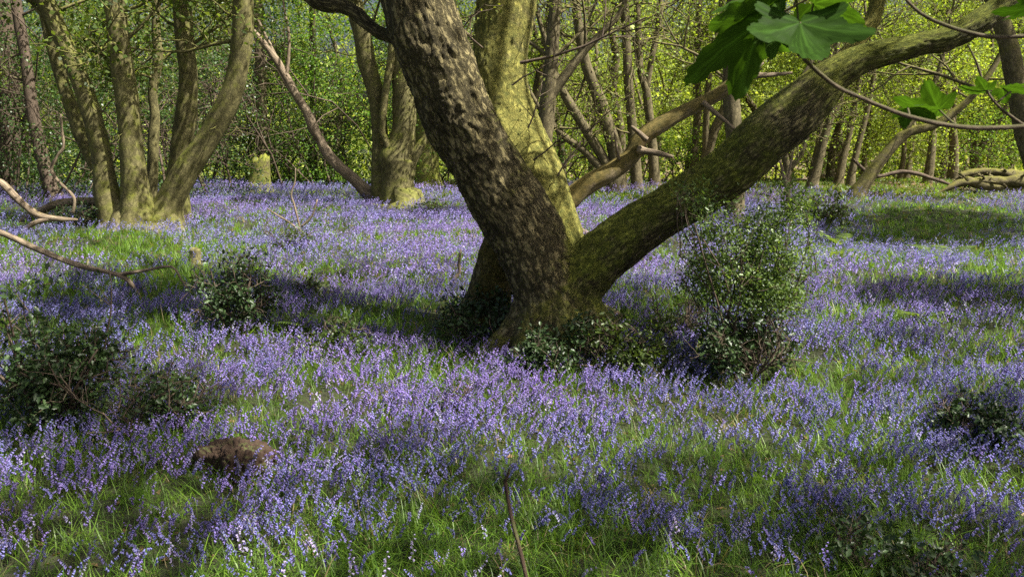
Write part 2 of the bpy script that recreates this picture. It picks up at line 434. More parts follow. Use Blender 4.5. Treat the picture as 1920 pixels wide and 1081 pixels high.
def bell(c, d, L, r, sides, rings):
    """one nodding bell: mouth flares and curls back"""
    d = nrm(d); a = nrm(np.cross(d, [0.3, 1, 0.2])); b = np.cross(d, a)
    prof = {3: [(0, .35), (.55, 1.0), (1, 1.0), (0.92, 1.75)], 2: [(0, .5), (.6, 1.0), (1, 1.5)], 1: [(0, .6), (1, 1.35)]}[rings]
    th = np.linspace(0, 2 * np.pi, sides, endpoint=False); V = []
    for (u, s) in prof:
        V.append(np.asarray(c) + d * L * u + (a * np.cos(th)[:, None] + b * np.sin(th)[:, None]) * r * s)
    V = np.vstack(V); n = len(prof) - 1
    Q = [[i * sides + j, i * sides + (j + 1) % sides, (i + 1) * sides + (j + 1) % sides, (i + 1) * sides + j] for i in range(n) for j in range(sides)]
    return V, np.array(Q)

def bluebell(rng, lod):
    """returns (stem V,Q) and (blossom V,Q), base at origin, about 0.3 m tall, nodding to +x"""
    H = rng.uniform(0.25, 0.36); k = 7; t = np.linspace(0, 1, k); bend = rng.uniform(0.8, 1.5)
    ang = bend * np.clip(t - 0.55, 0, 1) ** 1.3 * 2.0 + 0.05; ds = H / (k - 1)
    P = np.stack([np.concatenate([[0], np.cumsum(np.sin(ang[1:]) * ds)]), rng.normal() * 0.01 * t, np.concatenate([[0], np.cumsum(np.cos(ang[1:]) * ds)])], 1)
    m = MB(); twigs(m, P[None], np.linspace(0.0028, 0.0013, k)[None] * (1, 1, 1.3, 1.8)[lod], 3)
    sV = np.concatenate(m.V); sQ = np.concatenate(m.Q); nb = (9, 8, 7, 6)[lod]
    bV = []; bQ = []; c = 0
    for i in range(nb):
        u = 0.60 + 0.40 * i / (nb - 1); f = u * (k - 1); a = min(int(f), k - 2); p = P[a] + (P[a + 1] - P[a]) * (f - a)
        side = rng.normal() * 0.8; drop = rng.uniform(0.5, 1.0) * (0.4 if i == nb - 1 else 1)
        d = np.array([math.cos(side) * 0.75, math.sin(side) * 0.9, -drop])
        q = p + nrm(d) * 0.008 + np.array([0, 0, 0.002]); sc = 1.0 - 0.35 * (i / (nb - 1)) ** 3
        if lod == 0: V, Q = bell(q, d, 0.019 * sc, 0.0055 * sc, 6, 3)
        elif lod == 1: V, Q = bell(q, d, 0.020 * sc, 0.0066 * sc, 4, 2)
        elif lod == 2: V, Q = bell(q, d, 0.021 * sc, 0.0080 * sc, 3, 1)
        else:
            e = nrm(rng.normal(size=3)); V = np.array([q - e * .009, q + nrm(d) * 0.028 - e * .011, q + nrm(d) * 0.028 + e * .011, q + e * .009]); Q = np.array([[0, 1, 2, 3]])
        bV.append(V); bQ.append(Q + c); c += len(V)
    return (sV, sQ), (np.vstack(bV), np.vstack(bQ))

def place(mb, tmpl, P, az, sc, tint, lean=None, mi=0):
    V0, Q0 = tmpl; n = len(P)
    if n == 0: return
    c, s = np.cos(az), np.sin(az); z = np.zeros(n); o = np.ones(n)
    M = np.stack([np.stack([c, -s, z], 1), np.stack([s, c, z], 1), np.stack([z, z, o], 1)], 1)
    V = np.einsum('nij,kj->nki', M, V0) * sc[:, None, None]
    if lean is not None: V[:, :, :2] += V[:, :, 2:3] * lean[:, None, :]
    V = V + P[:, None]
    Q = (Q0[None] + (np.arange(n) * len(V0))[:, None, None]).reshape(-1, 4)
    C = np.broadcast_to(tint[:, None], (n, len(V0), 3)).reshape(-1, 3)
    mb.add(V.reshape(-1, 3), Q, C, mi=mi)

def petal_tint(P, rng):
    n = len(P); k = fbm(np.stack([P[:, 0] * 0.5, P[:, 1] * 0.35, P[:, 0] * 0 + 4], 1), 2, 77)
    px, py = project(P)
    vio = np.clip((k - 0.45) * 3, 0, 1) + 0.7 * np.exp(-((px - 800) / 260) ** 2 - ((py - 460) / 60) ** 2) + 0.6 * np.exp(-((px - 1230) / 120) ** 2 - ((py - 520) / 50) ** 2)
    vio = np.clip(vio + rng.normal(size=n) * 0.3, 0, 1)[:, None]
    c = np.array([0.245, 0.245, 0.54]) * (1 - vio) + np.array([0.33, 0.245, 0.58]) * vio
    pale = (rng.random((n, 1)) < 0.05)
    c = np.where(pale, c * 0.6 + 0.28, c)
    return np.clip(c * (1 + 0.20 * rng.normal(size=(n, 1))), 0.03, 0.9)

def grass_tint(n, rng):
    return tints(n, (0.060, 0.135, 0.016), (0.19, 0.32, 0.035), rng, 0.25)

# ------------------------------------------------------------------ trees
def grow(rng, p, d, L, r, lev, out, tips, up=0.15, kids=5, wig=0.25, k=5):
    d = nrm(d); P = [np.array(p)]; dd = d.copy()
    for i in range(k - 1):
        dd = nrm(dd + rng.normal(size=3) * wig + np.array([0, 0, up * 0.25])); P.append(P[-1] + dd * L / (k - 1))
    P = np.array(P); rr = np.linspace(r, r * 0.45, k); out.append((P, rr))
    if lev <= 0:
        tips.append(P); return
    for _ in range(kids):
        f = rng.uniform(0.25, 1.0) * (k - 1); a = min(int(f), k - 2); q = P[a] + (P[a + 1] - P[a]) * (f - a)
        t = nrm(P[a + 1] - P[a]); s = rng.normal(size=3); s = nrm(s - t * np.dot(s, t))
        nd = nrm(t * rng.uniform(0.3, 0.9) + s * rng.uniform(0.6, 1.0) + np.array([0, 0, up]))
        grow(rng, q, nd, L * rng.uniform(0.4, 0.65), r * 0.5, lev - 1, out, tips, up, kids, wig, k)

def spread(rng, tips, per, sp):
    """leaf positions around twig points"""
    T = np.vstack([t[1:] for t in tips]); P = np.repeat(T, per, 0)
    return P + rng.normal(size=P.shape) * sp

TREES = []
def tree(name, label, cat, stems, y, bark=M_BARK_SM, group=None, ext=3.0, kids=5, lev=2, leafsz=0.07, per=4, leafc=((0.075, 0.12, 0.02), (0.17, 0.22, 0.045)),
         moss=0.25, seed=1, sides=12, step=0.12, wob=0.07, flare=1.5, crown=True, branch_from=0.35, blen=1.6, nb=6, leafmat=None, tint=None, sp=0.12, shape=KITE1, dy=None):
    """stems: lists of (px, py, width px) from the ground up; y = distance; all become one trunk mesh"""
    rng = np.random.default_rng(seed * 101 + 5)
    root = None; mb = MB(); out = []; tips = []
    for si, st in enumerate(stems):
        oy = 0.0 if dy is None else dy[si]
        pts = []
        for q in st:
            yy = y + oy + (q[3] if len(q) > 3 else 0); p = at(q[0], q[1], yy); pts.append([*p, pxr(q[2], yy)])
        pts = np.array(pts)
        if si == 0:
            base = np.array([pts[0][0], pts[0][1], float(hgt(pts[0][0], pts[0][1]))])
            root = empty(name, base); tag(root, label, cat, group)
        g = float(hgt(pts[0][0], pts[0][1]))
        if pts[0][2] - g < 0.5:                                   # this stem stands on the ground
            b0 = pts[0].copy(); b0[2] = g - 0.12; b0[3] *= flare
            pts[0][2] = max(pts[0][2], g + 0.12)
            pts = np.vstack([b0, pts])
        # carry the stem on above the picture
        if ext > 0:
            d = nrm(pts[-1][:3] - pts[-2][:3]); d = nrm(d + np.array([0, 0, 0.5])); p = pts[-1].copy()
            for i in range(3):
                d = nrm(d + rng.normal(size=3) * 0.12 + np.array([0, 0, 0.15])); p = p.copy(); p[:3] = p[:3] + d * ext / 3; p[3] *= 0.72; pts = np.vstack([pts, p])
        S = tube(mb, pts, sides, step, wob, tint, moss, seed * 7 + si)
        if nb:
            for b in range(nb):
                f = int((branch_from + (1 - branch_from) * rng.random()) * (len(S) - 1)); q = S[f]
                t = nrm(S[min(f + 1, len(S) - 1), :3] - S[f - 1, :3]); s = rng.normal(size=3); s[2] *= 0.5; s = nrm(s - t * np.dot(s, t))
                grow(rng, q[:3], nrm(s + t * 0.5), blen * rng.uniform(0.6, 1.2), min(q[3] * 0.4, 0.035), lev, out, tips, 0.1, kids)
    if out: twigs(mb, [o[0] for o in out], [o[1] for o in out], 4, (0.14, 0.115, 0.085), 0.2)
    mb.build('trunk', bark, root)
    if crown and tips:
        P = spread(rng, tips, per, sp); cb = MB()
        leaves(cb, P, leafsz * rng.uniform(0.6, 1.2, len(P)), tints(len(P), *leafc, rng=rng), 0.7, shape, rng)
        cb.build('crown', leafmat or M_LEAF, root)
    TREES.append(root)
    return root

EXCL = []

# ------------------------------------------------------------------ the great forked tree
G0 = ground_at(1045, 660); D0 = float(G0[1])
def chain(pts):
    return [[*at(q[0], q[1], D0 + q[3]), pxr(q[2], D0 + q[3])] for q in pts]
base_z = float(hgt(G0[0], D0))
CH = {
 'left': [(1042, 720, 215, 0), (1042, 680, 170, 0), (1040, 630, 138, 0), (1030, 560, 140, 0), (1008, 490, 140, 0), (985, 435, 138, 0), (922, 340, 134, -.05), (868, 240, 132, -.1),
          (832, 150, 132, -.15), (798, 60, 132, -.2), (775, -30, 130, -.2), (745, -170, 120, -.25), (690, -330, 110, -.3), (640, -520, 90, -.3), (620, -760, 60, -.2)],
 'rear': [(1040, 640, 100, .15), (1046, 560, 100, .2), (1045, 470, 112, .3), (1018, 400, 118, .42), (988, 320, 122, .55), (955, 240, 118, .65), (935, 160, 108, .7), (940, 80, 104, .75),
          (950, 0, 106, .8), (965, -110, 100, .9), (1000, -260, 90, 1.0), (1010, -450, 75, 1.1), (980, -700, 50, 1.2)],
 'right': [(1052, 640, 120, 0), (1062, 570, 112, 0), (1105, 505, 112, -.03), (1160, 456, 102, -.06), (1210, 420, 96, -.1), (1296, 371, 93, -.18), (1350, 335, 98, -.22), (1392, 301, 102, -.26),
           (1442, 254, 104, -.3), (1495, 210, 104, -.34), (1535, 172, 88, -.38), (1566, 143, 64, -.38), (1625, 108, 48, -.4), (1700, 89, 44, -.42), (1780, 70, 44, -.45), (1830, 44, 48, -.45),
           (1890, 6, 44, -.45), (1960, -40, 42, -.45), (2080, -140, 38, -.4), (2200, -330, 34, -.3), (2260, -600, 22, -.2)],
 'upright': [(1530, 165, 44, -.3), (1566, 125, 32, -.15), (1600, 88, 28, -.05), (1634, 40, 27, 0), (1652, -30, 26, .05), (1670, -160, 26, .1), (1640, -380, 34, .1), (1660, -650, 22, .1)],
 'behind': [(905, 600, 120, .62), (914, 565, 92, .62), (924, 515, 74, .62), (936, 465, 66, .6), (962, 410, 62, .55), (992, 360, 60, .5)],
 'crookl': [(600, -60, 26, .1), (590, 2, 26, .1), (640, 12, 26, .08), (672, 30, 26, .03), (705, 58, 28, -.05), (735, 72, 32, -.1), (790, 90, 36, -.1)],
}
CH['crookl'] = [(420, -260, 16, .2), (520, -90, 22, .15)] + CH['crookl'][1:]
PAR = {  # moss, plate size, relief
 'left': (0.15, 1.0, 1.0), 'rear': (0.74, 0.8, 0.5), 'right': (0.47, 0.9, 0.55), 'upright': (0.66, 0.8, 0.5), 'behind': (0.36, 0.9, 0.6), 'crookl': (0.22, 0.7, 0.4)}
GROWTH = {'left': (.21, .22, .035), 'rear': (.38, .37, .09), 'right': (.20, .23, .03), 'upright': (.38, .36, .08), 'behind': (.22, .18, .04), 'crookl': (.18, .15, .05)}
tmp = MB(); SK = []
for ci, (nm, pts) in enumerate(CH.items()):
    S = tube(tmp, chain(pts), 24, 0.07, 0.05, seed=ci + 3)
    SK.append((nm, S))
# root flare: buttresses spreading into the soil
for k, (dx, dy) in enumerate([(-.55, -.1), (-.3, -.4), (.12, -.5), (.5, -.28), (.55, .2), (-.1, .55)]):
    b = np.array([G0[0], D0, base_z])
    pts = [[*(b + [0.06 * dx, 0.06 * dy, 0.75]), 0.14], [*(b + [dx * .35, dy * .35, 0.36]), 0.17], [*(b + [dx * .75, dy * .75, 0.08]), 0.14], [*(b + [dx * 1.3, dy * 1.3, -0.15]), 0.10]]
    tube(tmp, pts, 12, 0.07, 0.1, seed=30 + k)
# burrs and knots
for (px, py, dyy, r) in [(800, 40, -.42, .10), (905, 215, .2, .09), (930, 225, .28, .07), (762, 60, -.45, .09), (1060, 545, -.28, .10), (1100, 560, -.2, .09), (1000, 600, -.3, .12), (955, 420, -.2, .08)]:
    p = at(px, py, D0 + dyy + .12); tube(tmp, [[*(p - [0, 0, r * .8]), r * .5], [*p, r], [*(p + [0, 0, r * .8]), r * .5]], 10, 0.04, 0.2, seed=50)
tmp_me = tmp.mesh('tmp', M_BARK); tmp_o = bpy.data.objects.new('tmp', tmp_me); COL.objects.link(tmp_o)
rm = tmp_o.modifiers.new('r', 'REMESH'); rm.mode = 'VOXEL'; rm.voxel_size = 0.0115; rm.use_smooth_shade = True
sm = tmp_o.modifiers.new('s', 'SMOOTH'); sm.factor = 0.7; sm.iterations = 10
dg = bpy.context.evaluated_depsgraph_get(); ev = tmp_o.evaluated_get(dg); em = ev.to_mesh()
nv = len(em.vertices); V = np.empty(nv * 3, np.float32); em.vertices.foreach_get('co', V); V = V.reshape(-1, 3).astype(float)
Nn = np.empty(nv * 3, np.float32); em.vertices.foreach_get('normal', Nn); Nn = Nn.reshape(-1, 3).astype(float)
nf = len(em.polygons); lt = np.empty(nf, np.int32); em.polygons.foreach_get('loop_total', lt); ls = np.empty(nf, np.int32); em.polygons.foreach_get('loop_start', ls)
lv = np.empty(len(em.loops), np.int32); em.loops.foreach_get('vertex_index', lv)
Q = np.stack([lv[ls], lv[ls + 1], lv[ls + 2], lv[ls + np.minimum(3, lt - 1)]], 1)
ev.to_mesh_clear(); bpy.data.objects.remove(tmp_o); bpy.data.meshes.remove(tmp_me)
best = np.full(nv, 1e9); BK = np.zeros((nv, 3)); MO = np.zeros(nv); PL = np.ones(nv); TC = np.zeros((nv, 3)); RL = np.ones(nv); wsum = np.zeros(nv)
for ci, (nm, S) in enumerate(SK):
    P = S[:, :3]; T = nrm(np.gradient(P, axis=0)); s = np.concatenate([[0], np.cumsum(np.linalg.norm(np.diff(P, axis=0), axis=1))])
    A = nrm(np.cross(T, [0, 1, 0])); B = np.cross(T, A); rb = 0.2 if nm in ('left', 'right', 'rear') else 0.1
    for c0 in range(0, nv, 20000):
        v = V[c0:c0 + 20000]; D = np.linalg.norm(v[:, None] - P[None], axis=2) - S[None, :, 3]; k = D.argmin(1); d = D[np.arange(len(v)), k]
        q = v - P[k]; a = np.sum(q * A[k], 1); b = np.sum(q * B[k], 1); along = np.sum(q * T[k], 1); rr = np.maximum(np.hypot(a, b), 1e-6)
        bk = np.stack([a / rr * rb, b / rr * rb, s[k] + along], 1) + ci * 2.3
        sl_ = slice(c0, c0 + 20000); m = d < best[sl_]
        for arr, val in ((BK, bk), (PL, PAR[nm][1]), (RL, PAR[nm][2])):
            arr[sl_][m] = val[m] if np.ndim(val) else val
        ww = np.exp(-np.clip(d, -.02, 1) / 0.07); MO[sl_] += ww * PAR[nm][0]; TC[sl_] += ww[:, None] * np.array(GROWTH[nm]); wsum[sl_] += ww
        best[sl_] = np.minimum(best[sl_], d)
MO /= np.maximum(wsum, 1e-9); TC /= np.maximum(wsum, 1e-9)[:, None]
wp = BK + (np.stack([fbm(BK * 9, 2, 91 + q) for q in range(3)], 1) - 0.5) * 0.07
f1, f2, cid = voro(wp * np.array([1 / .033, 1 / .033, 1 / .078]) / PL[:, None], 4)
e = np.clip((f2 - f1) / 0.30, 0, 1); e = e * e * (3 - 2 * e)
g1, g2, _ = voro(wp * np.array([1 / .085, 1 / .085, 1 / .22]), 9); e2 = np.clip((g2 - g1) / 0.25, 0, 1)
lump = (fbm(V * 3.2, 3, 14) - 0.5); low = np.clip((base_z + 0.7 - V[:, 2]) / 0.7, 0, 1)
n1_ = fbm(wp * np.array([1 / .040, 1 / .040, 1 / .17]), 3, 41); ridge = np.clip(np.abs(2 * n1_ - 1) * 3.2, 0, 1); ridge = ridge * ridge * (3 - 2 * ridge)   # long branching furrows
RL = RL * (.42 + .75 * np.clip((fbm(V * 2.7 + 9, 3, 61) - .28) * 2.0, 0, 1))
disp = RL * (0.017 * (ridge - 0.6) + 0.006 * (e - 0.6) + 0.006 * (e2 - 0.7)) + 0.07 * (fbm(V * 2.3, 3, 14) - 0.5) + 0.007 * (fbm(V * 45, 2, 6) - 0.5)
fine = np.clip((V[:, 2] < 3.6), 0, 1)
V = V + Nn * disp[:, None]
MO = MO - 0.10 * (1 - ridge) * RL + 0.35 * np.clip((fbm(V * 1.7, 2, 70) - 0.5) * 2, -0.5, 0.5) + 0.10 * low - 0.12 * (1 - e) * RL
GT = empty('forked_tree', (G0[0], D0, base_z))
tag(GT, 'massive old tree with rough bark forking low into three thick leaning limbs', 'tree')
mb = MB(); mb.add(V, Q, TC, BK, MO); mb.build('trunk', M_BARK, GT)
EXCL.append((G0[0], D0, 0.42)); pb_ = at(912, 575, D0 + .62); EXCL.append((pb_[0], pb_[1], 0.22))
# the bare broken limb behind
dl = MB(); rg = np.random.default_rng(5)
tube(dl, chain([(1030, 392, 46, .5), (1058, 376, 42, .55), (1100, 348, 41, .6), (1150, 318, 37, .62), (1183, 293, 34, .62), (1200, 262, 32, .6), (1240, 233, 30, .6), (1290, 205, 28, .6),
                 (1340, 180, 26, .6), (1385, 152, 24, .6), (1412, 138, 13, .6)]), 16, 0.04, 0.16, moss=0.60, seed=61)
for pts in ([(1212, 262, 12, .5), (1196, 247, 9, .48), (1184, 237, 6, .46)], [(1318, 192, 12, .55), (1345, 215, 8, .5), (1378, 243, 6, .45)], [(1196, 282, 18, .55), (1225, 286, 12, .5), (1262, 294, 6, .46)],
            [(1160, 300, 8, .55), (1156, 275, 5, .5), (1152, 245, 3, .5)], [(1400, 142, 14, .6), (1440, 141, 9, .62), (1485, 137, 5, .65)], [(1395, 150, 12, .6), (1420, 128, 6, .58), (1432, 118, 3, .58)]):
    tube(dl, chain(pts), 7, 0.04, 0.15, moss=0.0, seed=62)
dl.build('broken_limb', M_DEAD, GT)
# upper boughs, twigs and young leaves of the forked tree (most of them above the picture)
rng = np.random.default_rng(77); out = []; tips = []
for nm, f0, n_ in (('left', .60, 7), ('rear', .62, 6), ('right', .74, 4), ('upright', .5, 4)):
    S = dict(SK)[nm]
    for b in range(n_):
        f = int((f0 + (1 - f0) * (b + rng.random()) / n_) * (len(S) - 1)); q = S[f]
        s = rng.normal(size=3); s[2] = abs(s[2]) * 0.5 + 0.25; grow(rng, q[:3], nrm(s), rng.uniform(1.3, 2.2), min(0.06, q[3] * 0.5), 2, out, tips, 0.2, 4)
twm = MB(); twigs(twm, [o[0] for o in out], [o[1] for o in out], 5); twm.build('bough', M_TWIG, GT)
# fine side shoots against the rear stem, in the picture
shoots = MB(); so_ = []; st = []
for (px, py, dyy, dx, dz, L) in [(975, 118, .2, 1, .02, 1.0), (960, 160, .1, .7, .5, .4), (990, 240, .2, .5, .8, .35), (905, 90, 0, -.7, .5, .35), (1000, 300, .1, .8, .6, .45), (860, 60, -.1, .6, .5, .3), (1045, 330, .2, .5, .9, .3)]:
    grow(rng, at(px, py, D0 + dyy), np.array([dx, -.15, dz]), L, 0.007 if L < .8 else 0.013, 1, so_, st, 0.1, 4, 0.12)
twigs(shoots, [o[0] for o in so_], [o[1] for o in so_], 4); shoots.build('side_shoot', M_TWIG, GT)
P = spread(rng, tips, 7, 0.12)
P2 = spread(rng, st, 1, 0.03)
# the gap in the crown that lets the sun onto the back limb and the broken bough
def sun_gap(L, pts, r, keep=.12):
    L = np.asarray(L); bad = np.zeros(len(L), bool)
    for p in pts:
        q = L - p; t = q @ SUN; d = np.linalg.norm(q - t[:, None] * SUN, axis=1); bad |= (d < r) & (t > .3)
    return L[~bad | (rng.random(len(L)) < keep)]
LIT = [at(a, b, D0 + c) for a, b, c in [(960, 150, .7), (990, 220, .6), (1000, 290, .55), (1020, 350, .5), (1035, 410, .4), (1045, 450, .3), (950, 70, .75), (1100, 348, .6), (1150, 318, .62), (1200, 262, .6), (1270, 215, .6), (1350, 170, .6), (1600, 110, -.3), (1700, 80, -.4), (1560, 130, -.3), (900, 180, -.1), (860, 90, -.1)]]
P = sun_gap(P, LIT, .32, .03)
cb = MB(); leaves(cb, P, 0.085 * rng.uniform(.6, 1.2, len(P)), tints(len(P), (0.07, 0.12, 0.02), (0.15, 0.2, 0.04), rng), 0.8, KITE1, rng)
leaves(cb, P2, 0.03 * rng.uniform(.6, 1.3, len(P2)), tints(len(P2), (0.13, 0.17, 0.03), (0.26, 0.3, 0.06), rng), 0.5, KITE2, rng)
cb.build('crown', M_LEAF, GT)

# ------------------------------------------------------------------ the many-stemmed tree on the left
gl = ground_at(245, 425); DL = float(gl[1])
LT = empty('coppiced_tree', (gl[0], DL, float(hgt(gl[0], DL))))
tag(LT, 'many-stemmed mossy tree fanning out from one broad base at the left', 'tree')
mb = MB(); lsk = []
for k, (oy, st_) in enumerate([
    (-.2, [(222, 428, 95), (208, 395, 60), (195, 320, 46), (178, 232, 40), (143, 130, 37), (104, 45, 36), (72, -30, 36), (20, -180, 30)]),
    (-.3, [(265, 430, 120), (258, 392, 74), (250, 320, 52), (240, 200, 46), (226, 100, 44), (214, 0, 42), (206, -80, 40), (190, -220, 34)]),
    (-.1, [(300, 425, 100), (318, 380, 60), (350, 322, 54), (402, 240, 48), (437, 165, 44), (453, 80, 42), (457, 0, 40), (462, -90, 38), (500, -240, 30)]),
    (.9, [(335, 420, 60), (333, 330, 42), (344, 240, 42), (354, 160, 38), (346, 80, 36), (338, -20, 36), (330, -160, 30)]),
    (.6, [(235, 420, 50), (190, 330, 30), (150, 245, 30), (112, 135, 26), (88, 40, 24), (70, -40, 22), (40, -180, 18)]),
    (-.2, [(330, 430, 46), (316, 398, 30), (296, 372, 16)])]):
    pts = np.array([[*at(a, b, DL + oy), pxr(w_ * .88, DL + oy)] for a, b, w_ in st_]); pts[0, 2] = min(pts[0, 2], float(hgt(pts[0, 0], pts[0, 1])) - 0.1)
    lsk.append(tube(mb, pts, 22, 0.06, 0.10, None, 0.29, 120 + k))
for k in range(9):
    a = k * 0.7 + .3; b = np.array([gl[0] + .1, DL - .1, float(hgt(gl[0], DL))])
    tube(mb, [[*(b + [math.cos(a) * .15, math.sin(a) * .15, .42]), .17], [*(b + [math.cos(a) * .36, math.sin(a) * .36, .16]), .15], [*(b + [math.cos(a) * .62, math.sin(a) * .62, -.14]), .10]], 12, 0.06, 0.25, None, 0.05, 140 + k)
rng = np.random.default_rng(21); out = []; tips = []
for S in lsk[:5]:
    for b in range(6):
        q = S[int((0.55 + 0.44 * rng.random()) * (len(S) - 1))]; s = rng.normal(size=3); s[2] = abs(s[2]) * .5
        grow(rng, q[:3], s, rng.uniform(1.2, 2.2), 0.035, 2, out, tips, 0.15, 4)
    for b in range(3):                                                # short dead side twigs
        q = S[int((0.2 + 0.5 * rng.random()) * (len(S) - 1))]; grow(rng, q[:3], rng.normal(size=3), 0.5, 0.010, 1, out, [], 0.05, 2)
twigs(mb, [o[0] for o in out], [o[1] for o in out], 4, moss=0.2); mb.build('trunk', M_BARK_SM, LT)
P = spread(rng, tips, 5, 0.16); cb = MB(); leaves(cb, P, 0.09 * rng.uniform(.6, 1.2, len(P)), tints(len(P), (0.06, 0.10, 0.018), (0.14, 0.19, 0.04), rng), .8, KITE1, rng); cb.build('crown', M_LEAF, LT)
EXCL.append((gl[0], DL, 0.85))

# ------------------------------------------------------------------ other trees with a place of their own
def gy_at(px, py): return float(ground_at(px, py)[1])
DM = gy_at(745, 385)
tree('pollard_tree', 'mossy swollen tree with a burr and three upright stems left of the great trunk', 'tree',
     [[(748, 398, 90), (746, 375, 66), (745, 330, 58), (742, 296, 66), (752, 268, 52), (757, 215, 44), (756, 130, 40), (750, 30, 38)],
      [(722, 392, 40), (716, 350, 38), (712, 250, 30), (704, 175, 30), (686, 110, 34), (675, 50, 32), (662, -10, 28)],
      [(735, 292, 16), (722, 260, 12), (716, 240, 12), (722, 180, 14), (733, 110, 14)],
      [(765, 330, 24), (772, 300, 22), (790, 270, 16), (800, 250, 8)]], DM, moss=0.28, seed=3, sides=18, step=0.06, wob=.13, flare=1.25, dy=[0, .15, -.2, 0], kids=4, nb=5)
EXCL.append((*ground_at(745, 392)[:2], 0.45))
DB = gy_at(700, 380)
bl = tree('leaning_tree', 'bare thin tree arching far to the left from beside the burred tree', 'tree',
     [[(706, 384, 34), (690, 362, 26), (655, 328, 22), (618, 292, 20), (592, 250, 19), (575, 212, 17), (548, 165, 16), (520, 115, 14), (492, 78, 12), (466, 50, 9)],
      [(536, 148, 8), (541, 110, 6), (541, 60, 5), (532, 10, 4), (528, -60, 3)], [(520, 112, 6), (500, 70, 5), (470, 10, 4)]], DB, bark=M_DEAD, moss=0.05, seed=4, sides=12, step=0.05, wob=.16, ext=0, crown=False, nb=0, flare=1.2, dy=[0, .0, 0])
tree('mossy_tree', 'thick mossy trunk half hidden behind the great leaning limb', 'tree', [[(800, 352, 60), (798, 310, 48), (800, 240, 42), (806, 160, 40), (815, 60, 36), (820, -20, 34)]], gy_at(800, 352), seed=5, moss=.4, nb=5)
tree('dark_trunk', 'dark bent stem at the far left among the hollies', 'tree', [[(108, 392, 34), (95, 350, 26), (78, 290, 24), (62, 215, 22), (48, 110, 20), (30, 0, 18)]], 20.4, bark=M_TWIG, seed=6, nb=4, moss=.2)
tree('red_stemmed_tree', 'slender crooked stem seen between the stems of the coppiced tree', 'tree', [[(285, 400, 22), (288, 262, 20), (291, 215, 17), (286, 170, 17), (297, 110, 18), (292, 50, 14), (293, -20, 13)]], 17.5, seed=7, nb=4, moss=-.1, tint=None)
tree('straight_tree', 'straight dark stem just right of the coppiced tree', 'tree', [[(492, 360, 26), (491, 250, 22), (490, 165, 20), (486, 60, 18), (483, -30, 18)]], 26.0, bark=M_BARK_FAR, seed=8, nb=6, moss=.05)
tree('corner_trunk', 'dark trunk in the top left corner among holly', 'tree', [[(20, 380, 40), (18, 200, 36), (10, 80, 34), (5, -20, 32)]], 23.5, bark=M_TWIG, seed=9, nb=6, moss=.1)

